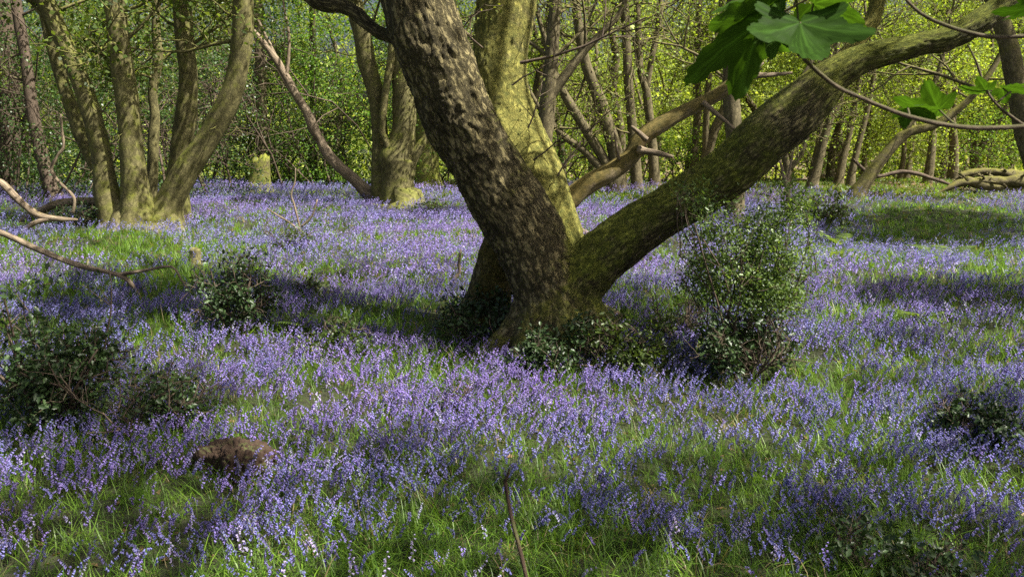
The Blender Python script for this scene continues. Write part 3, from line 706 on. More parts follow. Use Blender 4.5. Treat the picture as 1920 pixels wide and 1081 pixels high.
# right of the great tree, thirteen stems with a place of their own
RT = [  # label, distance, stems, sides moss
 ('leaning dark stem fanning left out of a far coppice', 24, [[(1158, 345, 34), (1155, 293, 28), (1126, 193, 24), (1100, 126, 20), (1089, 74, 18), (1080, 10, 16)], [(1150, 345, 26), (1137, 307, 20), (1104, 252, 19), (1067, 193, 17), (1045, 150, 14)],
    [(1146, 345, 20), (1126, 315, 16), (1093, 281, 14), (1052, 250, 12)]], .1, 11),
 ('upright stem with a slight bow above the broken limb', 25, [[(1194, 345, 24), (1190, 290, 20), (1184, 222, 18), (1178, 148, 17), (1174, 74, 17), (1170, -10, 16)]], .1, 12),
 ('thin wavy stem behind the upright one', 28, [[(1166, 340, 18), (1163, 240, 16), (1150, 167, 14), (1155, 111, 15), (1148, 67, 13), (1134, 10, 12)]], .1, 13),
 ('stem splitting into a fork above the end of the broken limb', 26, [[(1228, 345, 22), (1222, 260, 17), (1211, 167, 15), (1200, 130, 14), (1196, 30, 12)], [(1212, 170, 12), (1222, 110, 11), (1235, 40, 10), (1240, -20, 9)]], .1, 14),
 ('thick dark trunk behind the mossy right limb', 16, [[(1376, 400, 40), (1378, 300, 34), (1374, 222, 31), (1370, 130, 28), (1376, 0, 26), (1378, -30, 26)]], .15, 15),
 ('dark sinuous trunk close to the right edge of the sunlit limb', 15.5, [[(1022, 395, 38), (1018, 300, 34), (1026, 205, 30), (1035, 110, 26), (1042, 0, 22)], [(1018, 200, 22), (1062, 140, 18), (1096, 95, 15), (1140, 50, 12), (1170, 10, 10)]], .1, 16),
 ('brown stem rising straight under the elbow of the right limb', 25, [[(1522, 360, 24), (1530, 320, 19), (1542, 270, 16), (1560, 200, 14), (1568, 100, 12), (1575, -10, 11)]], -.05, 17),
 ('thin brown stem leaning right beside the path of litter', 27, [[(1572, 352, 18), (1580, 300, 14), (1590, 262, 12), (1602, 200, 11), (1618, 110, 9)]], -.05, 18),
 ('thin brown stem at the foot of the curved mossy tree', 26, [[(1594, 356, 18), (1600, 310, 13), (1610, 270, 11), (1630, 190, 9), (1640, 120, 8)]], -.05, 19),
 ('mossy tree bending over to the right with a sunlit back', 22, [[(1606, 368, 34), (1618, 346, 28), (1642, 312, 24), (1675, 272, 20), (1702, 248, 18), (1748, 236, 16), (1795, 206, 14), (1840, 160, 11), (1880, 90, 9)], [(1690, 255, 10), (1730, 200, 8), (1760, 130, 7)]], .35, 20),
 ('pale straight stem far off over the fallen branches', 36, [[(1768, 335, 14), (1770, 259, 12), (1773, 160, 10), (1770, 60, 9)]], .1, 21),
 ('faint stem in the far wood above the end of the fallen branches', 38, [[(1826, 332, 12), (1821, 240, 10), (1824, 150, 9), (1830, 50, 8)]], .1, 22),
 ('stout sunlit trunk leaning in at the top right corner', 13, [[(1975, 420, 46), (1945, 330, 40), (1922, 250, 36), (1905, 160, 34), (1890, 80, 32), (1866, 10, 30), (1845, -60, 28)]], .3, 23),
 ('forked stem behind the holly sapling', 24, [[(1470, 365, 20), (1476, 320, 15), (1468, 270, 12), (1474, 200, 10)], [(1476, 325, 10), (1500, 290, 9), (1520, 240, 7)]], 0, 24),
 ('slim stem between the broken limb and the mossy right limb', 30, [[(1300, 345, 14), (1302, 280, 13), (1310, 200, 12), (1306, 100, 11), (1312, 0, 10)]], .1, 25),
]
for (lab, yy, sts, ms, sd) in RT:
    tree('woodland_tree', lab, 'tree', sts, yy, bark=M_BARK_FAR, group='trees standing beyond the clearing', moss=ms, seed=sd, sides=9, step=0.2, wob=.09, nb=8, kids=5, lev=2, per=1, leafsz=.07,
         leafc=((0.15, 0.23, 0.03), (0.32, 0.42, 0.08)), branch_from=.25, blen=2.0, sp=.1)

# ------------------------------------------------------------------ slender trees further off, one object each
rng = np.random.default_rng(404); protos = []
def far_tree(seed, H, r):
    rg = np.random.default_rng(seed); mb = MB(); out = []; tips = []
    p = np.array([0, 0, -.3]); d = nrm([rg.normal() * .12, rg.normal() * .1, 1]); pts = [[*p, r * 1.5]]
    n = 7
    for i in range(n):
        p = p + d * H / n; d = nrm(d + rg.normal(size=3) * .20 + [0, 0, .12]); pts.append([*p, r * (1 - .12 * i)])
    S = tube(mb, pts, 7, .4, .08, None, .12, seed)
    if rg.random() < .5:
        q = S[2]; tube(mb, [[*q[:3], r * .7]] + [[*(q[:3] + np.array([rg.normal() * .3 * k, rg.normal() * .2, k * H / 5.])), r * (.7 - .1 * k)] for k in (1, 2, 3, 4)], 6, .4, .08, None, .12, seed + 1)
    for b in range(16):
        q = S[int((.15 + .84 * rg.random()) * (len(S) - 1))]; s = rg.normal(size=3); s[2] = rg.uniform(-.1, .7)
        grow(rg, q[:3], s, rg.uniform(1.0, 2.4), .03, 2, out, tips, .12, 5)
    twigs(mb, [o[0] for o in out], [o[1] for o in out], 3)
    root = empty('slender_tree', (0, 0, 0)); mb.build('trunk', M_BARK_FAR, root)
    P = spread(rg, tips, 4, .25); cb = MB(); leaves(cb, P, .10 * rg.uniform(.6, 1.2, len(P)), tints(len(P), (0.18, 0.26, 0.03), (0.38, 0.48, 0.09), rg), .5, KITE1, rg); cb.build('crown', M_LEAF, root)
    return root
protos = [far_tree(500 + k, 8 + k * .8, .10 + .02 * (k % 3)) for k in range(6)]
slots = []
for k in range(400):
    y = rng.uniform(27, 58); x = rng.uniform(-.62, .66) * y
    px, py = project(np.array([[x, y, 1.0]]))
    if px[0] < 940 and rng.random() < .72: continue
    if any((x - a) ** 2 + (y - b) ** 2 < 1.7 ** 2 for a, b in slots): continue
    slots.append((x, y))
    if len(slots) >= 62: break
used = set()
for k, (x, y) in enumerate(slots):
    pr = protos[k % 6]
    if k % 6 in used:
        o = pr.copy(); COL.objects.link(o)
        for ch in pr.children:
            c = ch.copy(); COL.objects.link(c); c.parent = o
    else:
        o = pr; used.add(k % 6)
    o.location = (x, y, float(hgt(x, y))); o.rotation_euler = (0, 0, rng.uniform(0, 6.28)); s = rng.uniform(.85, 1.2); o.scale = (s, s, s)
    tag(o, 'slender yellow-green tree deep in the far wood beyond the clearing', 'tree', 'slender trees deep in the far wood')

# the far-off wood behind them reads as one mass
rng = np.random.default_rng(9); mb = MB()
def veil(n, y0, y1, zlo, zhi, sz, ca, cb_, thr, s, xr=.75, dens=None):
    y = rng.uniform(y0, y1, n); x = rng.uniform(-xr, xr, n) * y; z = zlo + (zhi - zlo) * rng.random(n) ** 2.2
    P = np.stack([x, y, z + hgt(x, y)], 1); P = clumpy(P, s, int(y0), thr)
    leaves(mb, P, sz * rng.uniform(.6, 1.3, len(P)), tints(len(P), ca, cb_, rng), .3, KITE1, rng)
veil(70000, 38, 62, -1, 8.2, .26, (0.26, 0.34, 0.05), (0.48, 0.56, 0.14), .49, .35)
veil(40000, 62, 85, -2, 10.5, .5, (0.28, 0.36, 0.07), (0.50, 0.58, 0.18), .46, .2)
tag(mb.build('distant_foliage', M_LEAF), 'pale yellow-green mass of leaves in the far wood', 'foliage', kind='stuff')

# ------------------------------------------------------------------ bushes and understorey
def bush(name, label, cat, px, py, wpx, hpx, n, leafsz, ca, cb_, seed, shape=HOLLY, m=None, flat=.8, stems=7, group=None, y=None, lean=0, top=.5, depth=None, bare=0.0):
    """a bush whose foot is at photo pixel (px,py) and whose outline is wpx x hpx"""
    rg = np.random.default_rng(seed); g = ground_at(px, py) if y is None else np.array([*at(px, py, y)[:2], 0]); g[2] = float(hgt(g[0], g[1])); yy = g[1]
    W = wpx / F * yy * .5; H = hpx / F * yy; D = W if depth is None else depth
    root = empty(name, g); tag(root, label, cat, group); mb = MB(); out = []; tips = []
    for k in range(stems):
        a = rg.uniform(0, 6.28); q = g + np.array([math.cos(a) * W * .2, math.sin(a) * D * .2, -.03])
        c_ = g - np.array([0, 0, .12]); out.append((np.linspace(c_, q, 5), np.full(5, .005 + .005 * H)))
        grow(rg, q, np.array([math.cos(a) * W / H * .8 + lean, math.sin(a) * D / H * .8, 1.0]), H * rg.uniform(.45, 1.05), (.006 + .007 * H) * (.6 if H > .9 else 1), 2, out, tips, .15, 5, .2)
    T = np.vstack([t for t in tips]); T = T[T[:, 2] > g[2] + .02]
    # pull stray twig ends into the bush's outline
    u = (T - g) / np.array([W, D, H]); keep = (np.hypot(u[:, 0] - lean * u[:, 2], u[:, 1]) < (1.05 - top * np.clip(u[:, 2], 0, 1))) & (u[:, 2] < 1.05) & (u[:, 2] > bare); T = T[keep]
    if len(T) < 5: T = np.vstack([t for t in tips])
    P = T[rg.integers(0, len(T), n)] + rg.normal(size=(n, 3)) * np.array([.09, .09, .06]) * max(.5, W) 
    P[:, 2] = np.maximum(P[:, 2], g[2] + .02); kk = fbm((P - g) * (2.6 / max(H, .25)), 2, seed); P = P[kk > .40]; n = len(P)
    oo = [o for o in out if np.all(np.abs((o[0] - g)[:, :2]) < np.array([W, D]) * 1.15) and o[0][:, 2].max() < g[2] + H * 1.1]
    if not oo: oo = out[:3]
    twigs(mb, [o[0] for o in oo], [o[1] for o in oo], 4); mb.build('stem', M_TWIG, root)
    cb = MB(); leaves(cb, P, leafsz * rg.uniform(.6, 1.25, n), tints(n, ca, cb_, rg), flat, shape, rg); cb.build('foliage', m or M_HOLLY, root)
    return root
HC = ((0.022, 0.045, 0.012), (0.055, 0.095, 0.03))
BC = ((0.05, 0.085, 0.018), (0.12, 0.17, 0.04))
bush('holly_bush', 'dark upright holly bush at the left edge of the flowers', 'bush', 120, 800, 235, 290, 3600, .038, *HC, 1, stems=12, top=.3, bare=.1)
bush('holly_bush', 'low wide holly thicket to the left of the rotting stump', 'bush', 290, 815, 260, 130, 1500, .034, *HC, 2, stems=12, top=.3)
bush('holly_bush', 'rounded dark holly bush beyond the grassy patch at mid left', 'bush', 440, 628, 185, 160, 2200, .042, *HC, 3, stems=10, top=.45, bare=.05)
bush('bramble_bush', 'low dark bramble hugging the left foot of the great tree', 'bush', 905, 650, 190, 115, 2000, .045, *HC, 4, stems=12, top=.35)
bush('bramble_bush', 'green bramble clump at the right foot of the great tree', 'bush', 1175, 700, 190, 110, 2000, .04, (0.035, 0.06, 0.015), (0.09, 0.13, 0.03), 5, stems=12, top=.35, m=M_UNDER)
bush('bramble_bush', 'small bramble creeping over the front roots of the great tree', 'bush', 1035, 695, 215, 100, 3400, .036, *HC, 40, stems=8, top=.3)
bush('holly_bush', 'dense holly mound under the tall sapling', 'bush', 1385, 712, 215, 135, 3000, .040, *HC, 6, stems=14, top=.35)
bush('holly_sapling', 'tall loose holly sapling under the mossy right limb', 'sapling', 1385, 690, 235, 345, 13000, .028, (0.07, 0.12, 0.03), (0.17, 0.25, 0.07), 7, stems=18, top=-.02, bare=.36, m=M_UNDER)
bush('holly_bush', 'dark mounded holly bush near the right edge', 'bush', 1835, 832, 170, 105, 2000, .036, *HC, 8, stems=12, top=.5)
bush('holly_seedling', 'faint holly growth low in the bottom right corner', 'bush', 1660, 1095, 330, 125, 1700, .032, *HC, 9, stems=14)
bush('holly_seedling', 'small green seedling in the flowers below the great tree', 'seedling', 845, 775, 90, 68, 260, .032, (0.05, 0.09, 0.025), (0.11, 0.17, 0.05), 10, stems=6, m=M_UNDER)
bush('holly_seedling', 'leafy seedling around the foot of the bleached twig', 'seedling', 548, 470, 100, 60, 600, .05, *BC, 11, stems=8, m=M_UNDER)
bush('bramble_bush', 'trailing bramble among ferns left of the great tree', 'bush', 620, 672, 190, 70, 1100, .04, (0.04, 0.07, 0.018), (0.09, 0.14, 0.03), 12, stems=12, m=M_UNDER)
bush('bramble_bush', 'green tangle at the foot of the burred tree', 'bush', 795, 408, 95, 36, 500, .06, *BC, 13, stems=10, m=M_UNDER)
bush('low_shrub', 'low shrub behind the sapling at the edge of the shade', 'bush', 1530, 420, 150, 60, 1400, .07, (0.04, 0.07, 0.02), (0.10, 0.14, 0.04), 14, stems=12, m=M_UNDER)
bush('bramble_bush', 'sunny bramble between the great tree and the sapling', 'bush', 1270, 640, 130, 90, 1200, .036, (0.05, 0.085, 0.02), (0.12, 0.17, 0.04), 15, stems=10, m=M_UNDER)
bush('low_shrub', 'dark low shrub at the foot of the coppiced tree', 'bush', 150, 425, 130, 50, 900, .06, *HC, 16, stems=10)
bush('bramble_bush', 'dim bramble in the flowers between the holly and the great tree', 'bush', 590, 560, 110, 50, 700, .04, (0.035, 0.06, 0.018), (0.08, 0.12, 0.03), 17, stems=10, m=M_UNDER)

def thicket(label, x, y, W, D, H, n, sz, ca, cb_, seed, m, thr=.45, s=.95, name='understorey_thicket'):
    rg = np.random.default_rng(seed); z0 = float(hgt(x, y)); root = empty(name, (x, y, z0)); tag(root, label, 'thicket')
    mb = MB(); out = []; tips = []
    for k in range(14):
        q = np.array([x + rg.uniform(-.8, .8) * W, y + rg.uniform(-.8, .8) * D, z0 - .1]); grow(rg, q, np.array([rg.normal() * .3, rg.normal() * .3, 1]), H * rg.uniform(.4, .8), .035, 2, out, tips, .12, 5)
    twigs(mb, [o[0] for o in out], [o[1] for o in out], 4); mb.build('stem', M_TWIG, root)
    P = np.stack([rg.uniform(-1, 1, n), rg.uniform(-1, 1, n), rg.random(n)], 1)
    top = .62 + .38 * fbm(np.stack([P[:, 0] * W * .6, P[:, 1] * 2, P[:, 0] * 0], 1), 2, seed) * 1.6
    P = P[(np.abs(P[:, 0]) ** 2.5 + np.abs(P[:, 1]) ** 2.5 + (P[:, 2] * .75) ** 3 < 1) & (P[:, 2] < top)]
    P = P * [W, D, H] + [x, y, z0]
    k = fbm(P * [s, s, s * 2.6], 3, seed + 3); P = P[k > thr]               # flat leafy layers
    cb = MB(); leaves(cb, P, sz * rg.uniform(.6, 1.2, len(P)), tints(len(P), ca, cb_, rg), .9, KITE1, rg); cb.build('foliage', m, root)
DK = ((0.032, 0.070, 0.018), (0.11, 0.19, 0.05)); MG = ((0.045, 0.10, 0.020), (0.14, 0.24, 0.045)); BL = ((0.065, 0.15, 0.022), (0.19, 0.34, 0.055)); BR = ((0.11, 0.22, 0.028), (0.28, 0.44, 0.07))
thicket('dark holly thicket filling the top left corner', -14.5, 22.5, 3.6, 2.2, 6.5, 62000, .075, *DK, 31, M_UNDER, .48)
thicket('dark holly thicket behind the stems of the coppiced tree', -9.2, 21.5, 3.0, 2.0, 5.2, 60000, .072, *DK, 32, M_UNDER, .49)
thicket('glossy dark evergreen thicket just right of the coppiced tree', -7.6, 26.4, 2.6, 1.3, 4.6, 32000, .066, (0.045, 0.065, 0.02), (0.09, 0.14, 0.045), 33, M_UNDER, .48)
thicket('bright beech thicket behind the arching bare tree', -4.4, 27, 3.6, 2.4, 7.5, 62000, .08, *BL, 34, M_LEAF, .49)
thicket('mid green thicket between the coppice and the beeches', -9.5, 28, 4.0, 2.5, 8.5, 56000, .08, *MG, 35, M_UNDER, .49)
thicket('sunny low thicket beyond the mossy stump', -5.6, 27.2, 3.4, 1.2, 1.8, 16000, .07, *BL, 36, M_LEAF, .42)
thicket('green thicket glimpsed behind the great trunk', -0.6, 29, 2.6, 2, 5, 16000, .09, *MG, 37, M_LEAF, .50)
thicket('low bright bushes under the far stems right of the great tree', 4.8, 31, 4.0, 2.2, 2.0, 14000, .09, *BR, 38, M_LEAF, .47)
thicket('low scrub of thin stems below the elbow of the right limb', 9.5, 31, 3.6, 2, 2.4, 9000, .09, (0.09, 0.10, 0.03), (0.2, 0.22, 0.06), 39, M_LEAF, .5)
thicket('yellow-green bushes along the far right of the clearing', 19, 37, 6.5, 3, 3.6, 26000, .11, *BR, 41, M_LEAF, .47)
thicket('tall dark thicket far behind the left stems', -18, 31, 7, 3, 9, 34000, .13, *DK, 42, M_UNDER, .46)

# ------------------------------------------------------------------ stumps, logs, dead branches
def stump(name, label, px, py, wpx, hpx, seed, bark, moss, tint=None, y=None, lean=0):
    g = ground_at(px, py); yy = g[1]; W = wpx / F * yy * .5; H = hpx / F * yy; rg = np.random.default_rng(seed); mb = MB()
    n = 28; th = np.linspace(0, 2 * np.pi, n, endpoint=False); rows = []
    prof = [(-.1, 1.35), (.05, 1.2), (.2, 1.02), (.45, .9), (.7, .84), (.9, .80)]
    for (u, r) in prof:
        q = np.stack([np.cos(th) * 2, np.sin(th) * 2, th * 0 + u * 1.5 + seed], 1); d = 1 + .28 * (fbm(q, 3, seed) - .5) * 2
        rows.append(np.stack([g[0] + lean * u * H + np.cos(th) * r * W * d, g[1] + np.sin(th) * r * W * d, g[2] + u * H + th * 0], 1))
    rim = fbm(np.stack([np.cos(th) * 1.6, np.sin(th) * 1.6, th * 0 + seed], 1), 3, seed + 2)          # jagged broken top
    rows.append(rows[-1] * 1.0); rows[-1][:, 2] += H * (.05 + .5 * (rim - .35))
    c = np.array([g[0] + lean * H, g[1], 0]); inn = rows[-1].copy(); inn[:, :2] = c[:2] + (inn[:, :2] - c[:2]) * .72; inn[:, 2] -= H * .12; rows.append(inn)
    bot = inn.copy(); bot[:, :2] = c[:2] + (bot[:, :2] - c[:2]) * .4; bot[:, 2] = g[2] + H * .55 + rg.normal(size=n) * H * .03; rows.append(bot)
    V = np.vstack(rows); m = len(rows); i = (np.arange(m - 1) * n)[:, None]; j = np.arange(n)[None]; k = (j + 1) % n
    Q = np.stack([i + j, i + k, i + n + k, i + n + j], 2).reshape(-1, 4); V = np.vstack([V, V[-n:].mean(0)]); b = (m - 1) * n
    Q = np.vstack([Q, np.stack([b + j[0], b + k[0], np.full(n, m * n), np.full(n, m * n)], 1)])
    mb.add(V, Q, None, V - g, moss); o = mb.build(name, bark); o.data.transform(Matrix.Translation((-g[0], -g[1], -g[2]))); o.location = g.tolist(); tag(o, label, 'stump'); EXCL.append((g[0], g[1], W * 1.0)); return o
stump('mossy_stump', 'bright mossy stump in sun against the thicket', 485, 361, 42, 62, 1, M_BARK_SM, .40, lean=.1)
stump('small_stump', 'small sawn-off stump poking out of the grassy patch', 367, 494, 26, 27, 2, M_BARK_SM, .12)

def rot_mat():
    m, t, out = mat('rotten_wood'); b = N(t, 'ShaderNodeAttribute', attribute_name='bk')
    mp = N(t, 'ShaderNodeMapping'); mp.inputs['Scale'].default_value = (1, 1, .35); t.links.new(b.outputs['Vector'], mp.inputs[0])
    n = N(t, 'ShaderNodeTexNoise'); n.inputs['Scale'].default_value = 26; n.inputs['Detail'].default_value = 9; n.inputs['Roughness'].default_value = .7; t.links.new(mp.outputs[0], n.inputs[0])
    c = N(t, 'ShaderNodeValToRGB'); c.color_ramp.elements[0].position = .35; c.color_ramp.elements[0].color = (.035, .016, .008, 1); c.color_ramp.elements[1].position = .7; c.color_ramp.elements[1].color = (.085, .050, .028, 1)
    e_ = c.color_ramp.elements.new(.5); e_.color = (.045, .026, .014, 1); t.links.new(n.outputs[0], c.inputs[0])
    n3 = N(t, 'ShaderNodeTexNoise'); n3.inputs['Scale'].default_value = 8; n3.inputs['Detail'].default_value = 6; t.links.new(b.outputs['Vector'], n3.inputs[0])
    g = N(t, 'ShaderNodeNewGeometry'); s = N(t, 'ShaderNodeSeparateXYZ'); t.links.new(g.outputs['Normal'], s.inputs[0])
    a = N(t, 'ShaderNodeMath', operation='MULTIPLY_ADD'); t.links.new(s.outputs[2], a.inputs[0]); a.inputs[1].default_value = .22; t.links.new(n3.outputs[0], a.inputs[2])
    mr = N(t, 'ShaderNodeMapRange'); mr.inputs[1].default_value = .66; mr.inputs[2].default_value = .80; t.links.new(a.outputs[0], mr.inputs[0])
    mx = N(t, 'ShaderNodeMix', data_type='RGBA'); t.links.new(mr.outputs[0], mx.inputs[0]); t.links.new(c.outputs[0], mx.inputs[6]); mx.inputs[7].default_value = (.07, .085, .018, 1)
    bp = N(t, 'ShaderNodeBump'); bp.inputs['Strength'].default_value = .9; bp.inputs['Distance'].default_value = .02; t.links.new(n.outputs[0], bp.inputs['Height'])
    pb = N(t, 'ShaderNodeBsdfPrincipled'); pb.inputs['Roughness'].default_value = .9; t.links.new(mx.outputs[2], pb.inputs['Base Color']); t.links.new(bp.outputs[0], pb.inputs['Normal']); t.links.new(pb.outputs[0], out.inputs[0]); return m
M_ROT = rot_mat()
# the rotting stump in front: a leaning shell, open to the left
g = ground_at(440, 888); mb = MB(); nu, nv_ = 200, 120
uu = np.linspace(0, 2 * np.pi, nu, endpoint=False); vv = np.linspace(-1.35, 1.5, nv_); UU, VV = np.meshgrid(uu, vv)
D = np.stack([np.cos(UU) * np.cos(VV), np.sin(UU) * np.cos(VV), np.sin(VV)], 2).reshape(-1, 3)
rad = (np.sum(np.abs(D / np.array([.205, .15, .155])) ** 3.6, 1)) ** (-1 / 3.6)                  # a block with rounded edges
rad = rad * (1 + .45 * (fbm(D * 2.6 + 5, 4, 8) - .5) - .12 * (1 - np.clip(np.abs(2 * fbm(D * np.array([6, 6, 1.2]) + 3, 3, 18) - 1) * 3, 0, 1)) + .10 * (fbm(D * 26, 3, 28) - .5))
hol = np.exp(-((D @ nrm([-.62, -.70, .18])) - 1) ** 2 / .045); rad = rad * (1 - .62 * hol)       # the hollow on its left face
V = D * rad[:, None]; V[:, 2] -= .012; V = V + g; i = (np.arange(nv_ - 1) * nu)[:, None]; j = np.arange(nu)[None]; k = (j + 1) % nu
Q = np.stack([i + j, i + k, i + nu + k, i + nu + j], 2).reshape(-1, 4); V = np.vstack([V, V[-nu:].mean(0)]); a = (nv_ - 1) * nu
Q = np.vstack([Q, np.stack([a + j[0], a + k[0], np.full(nu, nv_ * nu), np.full(nu, nv_ * nu)], 1)])
mb.add(V, Q, None, V - g, 0); o = mb.build('rotting_stump', M_ROT); o.data.transform(Matrix.Translation((-g[0], -g[1], -g[2]))); o.location = g.tolist()
tag(o, 'reddish rotting hollow stump sunk in grass at the lower left', 'stump'); EXCL.append((g[0], g[1] + .03, .10))

def dead(name, label, chains, seed=1, mat_=None, moss=0, cat='branch', sides=8, wob=.15, tw=0):
    """chains of (px, py, width px, distance)"""
    mb = MB(); P0 = None; out = []
    for k, ch in enumerate(chains):
        pts = [[*at(a, b, y), pxr(w_, y)] for a, b, w_, y in ch]
        if P0 is None: P0 = pts[0][:3]
        S = tube(mb, pts, sides, .04, wob, None, moss, seed + k)
        rg = np.random.default_rng(seed + 5)
        for q in range(tw):
            s = S[int(rg.random() * (len(S) - 1))]; grow(rg, s[:3], rg.normal(size=3), rg.uniform(.15, .4), s[3] * .4, 1, out, [], .1, 2, .2)
    if out: twigs(mb, [o[0] for o in out], [o[1] for o in out], 4)
    o = mb.build(name, mat_ or M_DEAD); P0 = Vector(P0); o.data.transform(Matrix.Translation(-P0)); o.location = P0; tag(o, label, cat); return o
y1 = gy_at(240, 560)
dead('dead_branch', 'forked dead branch reaching in from the left over the grassy patch', [[(-60, 425, 13, y1 + .1), (0, 436, 12, y1 + .1), (60, 462, 12, y1 + .05), (140, 495, 11, y1), (225, 516, 10, y1), (250, 538, 8, y1), (266, 562, 5, y1)],
     [(222, 515, 8, y1), (270, 507, 6, y1), (322, 500, 4.5, y1), (340, 525, 3.5, y1), (358, 548, 2.5, y1)]], 3, moss=.0)
y2 = gy_at(70, 440)
dead('dead_branch', 'thick curved dead branch lying left of the coppiced tree', [[(-40, 330, 16, y2), (0, 342, 15, y2), (30, 370, 14, y2), (70, 402, 13, y2), (110, 410, 10, y2), (145, 412, 5, y2)],
     [(40, 440, 8, y2 - .1), (60, 420, 9, y2 - .1), (95, 410, 9, y2), (140, 412, 5, y2)]], 5, moss=.05)
dead('fallen_log', 'weathered log wedged against the back of the coppiced tree', [[(30, 420, 10, 15.4), (70, 398, 14, 15.3), (120, 380, 16, 15.2), (185, 377, 15, 15)]], 7, moss=.2, cat='log')
dead('dead_sapling', 'bleached zigzag dead stem standing left of the coppiced tree', [[(137, 400, 6, 13.2), (138, 370, 6, 13.2), (110, 340, 6, 13.2), (96, 318, 6, 13.2), (108, 292, 6, 13.2), (119, 275, 5.5, 13.2), (116, 245, 5, 13.2), (114, 214, 3.5, 13.2)],
     [(116, 240, 3, 13.2), (92, 240, 2, 13.2), (60, 234, 1.2, 13.2)]], 9, cat='sapling')
y3 = gy_at(562, 450)
dead('bleached_twig', 'bleached dead twig forking out of the flowers at mid left', [[(563, 462, 5, y3), (562, 430, 4.5, y3), (552, 385, 4, y3), (546, 365, 3.5, y3), (553, 340, 3, y3), (554, 315, 2, y3)],
     [(562, 432, 4, y3), (540, 415, 3.5, y3), (515, 400, 3, y3), (500, 390, 2, y3)], [(565, 425, 4, y3), (585, 405, 3.5, y3), (595, 374, 2.5, y3)]], 11, cat='twig', wob=.05)
y4 = gy_at(850, 545)
dead('bleached_twig', 'short bent pale twig standing left of the great tree', [[(848, 548, 7, y4), (850, 525, 7, y4), (862, 510, 6, y4), (860, 495, 6, y4), (864, 468, 3, y4)]], 13, cat='twig', wob=.05)
y5 = gy_at(985, 1075)
dead('broken_stick', 'thin reddish broken stick leaning up at the bottom centre', [[(992, 1110, 9, y5 - .35), (980, 1050, 8.5, y5 - .3), (963, 985, 8, y5 - .25), (952, 935, 7, y5 - .2), (947, 900, 8, y5 - .2)], [(947, 902, 8, y5 - .2), (952, 890, 6, y5 - .2), (955, 876, 3, y5 - .2)]], 15, mat_=M_ROT, moss=-.3, cat='stick', wob=.06)
y6 = gy_at(1080, 445)
dead('fallen_log', 'splintered end of a fallen log behind the crotch of the great tree', [[(1000, 420, 20, y6), (1050, 424, 20, y6), (1080, 430, 18, y6), (1104, 438, 7, y6)]], 17, cat='log', moss=-.2, wob=.2)
y7 = gy_at(1145, 600)
dead('fallen_log', 'short piece of rotten log behind the right foot of the great tree', [[(1080, 572, 24, y7), (1120, 580, 28, y7), (1150, 590, 26, y7), (1172, 602, 16, y7)]], 19, cat='log', moss=-.3, mat_=M_ROT, wob=.2)
y8 = gy_at(1850, 362)
dead('fallen_tree', 'tangle of fallen mossy boughs lying across the far right edge', [[(1745, 372, 8, y8), (1790, 348, 12, y8), (1840, 338, 18, y8), (1900, 340, 20, y8), (1980, 336, 24, y8)], [(1800, 330, 12, y8 + .5), (1850, 322, 14, y8 + .5), (1930, 330, 18, y8 + .5), (2000, 326, 18, y8 + .5)],
     [(1810, 338, 14, y8), (1860, 352, 16, y8), (1920, 355, 17, y8), (1990, 352, 18, y8)]], 21, moss=.30, cat='fallen tree', tw=22, sides=14, wob=.32, mat_=M_BARK_FAR)
dead('fallen_branch', 'long thin dead branch fallen at the edge of the far litter', [[(1600, 300, 6, 24), (1640, 330, 7, 24), (1700, 322, 8, 24), (1780, 345, 6, 24)]], 23, cat='branch', tw=8, mat_=M_TWIG)
dead('dead_sapling', 'pale dead sapling with bare forks behind the holly sapling', [[(1474, 395, 9, 14), (1478, 360, 9, 14), (1470, 330, 7, 14), (1462, 300, 4, 14)], [(1478, 350, 6, 14), (1490, 338, 5, 14), (1513, 335, 3, 14)], [(1475, 345, 5, 14), (1482, 310, 4, 14), (1488, 280, 2, 14)]], 25, cat='sapling')

# ------------------------------------------------------------------ ferns
def fern(label, px, py, size, nf, seed, tint=((0.09, 0.15, 0.025), (0.19, 0.27, 0.05))):
    rg = np.random.default_rng(seed); g = ground_at(px, py); root = empty('fern', g); tag(root, label, 'fern', 'ferns among the bluebells')
    for k in range(nf):
        a = k / nf * 6.28 + rg.uniform(-.4, .4); el = rg.uniform(.6, 1.1); m = MB(); n = 16; t = np.linspace(0, 1, n); L = size * rg.uniform(.8, 1.1)
        ang = el - t * 1.1; x = np.cumsum(np.cos(ang)) * L / n; z = np.cumsum(np.sin(ang)) * L / n + .02
        C = np.stack([g[0] + x * math.cos(a), g[1] + x * math.sin(a), g[2] + z], 1); twigs(m, C[None], np.linspace(.003, .001, n)[None], 3, tint[0])
        sd = np.array([-math.sin(a), math.cos(a), 0]); Tt = nrm(np.gradient(C, axis=0))
        for i in range(2, n):
            w_ = L * .30 * math.sin(math.pi * (t[i] * .85 + .12)) ** .8
            for s_ in (-1, 1):
                d = nrm(sd * s_ + Tt[i] * .45 - np.array([0, 0, .12])); c = C[i]; b = Tt[i] * L * .022
                V = np.array([c - b, c - b * 1.1 + d * w_ * .5, c + d * w_, c + b * 1.1 + d * w_ * .5, c + b]); col = tints(1, *tint, rng=rg)[0]
                m.add(V, [[0, 1, 3, 4], [1, 2, 3, 3]], col)
        m.build('frond', M_LEAF, root)
fern('bright fern in the brambles left of the great tree', 590, 632, .36, 5, 1)
fern('lone pale fern in the shaded flowers at the right', 1718, 606, .34, 5, 2)
fern('small fern on the sunny strip behind the holly sapling', 1575, 468, .45, 5, 3)
fern('small fern at the upper edge of the sunny strip', 1560, 492, .4, 4, 4)
fern('fern at the border of the green shade on the right', 1772, 496, .5, 5, 5)
fern('little fern touching the right end of the sunny strip', 1650, 475, .35, 4, 6)

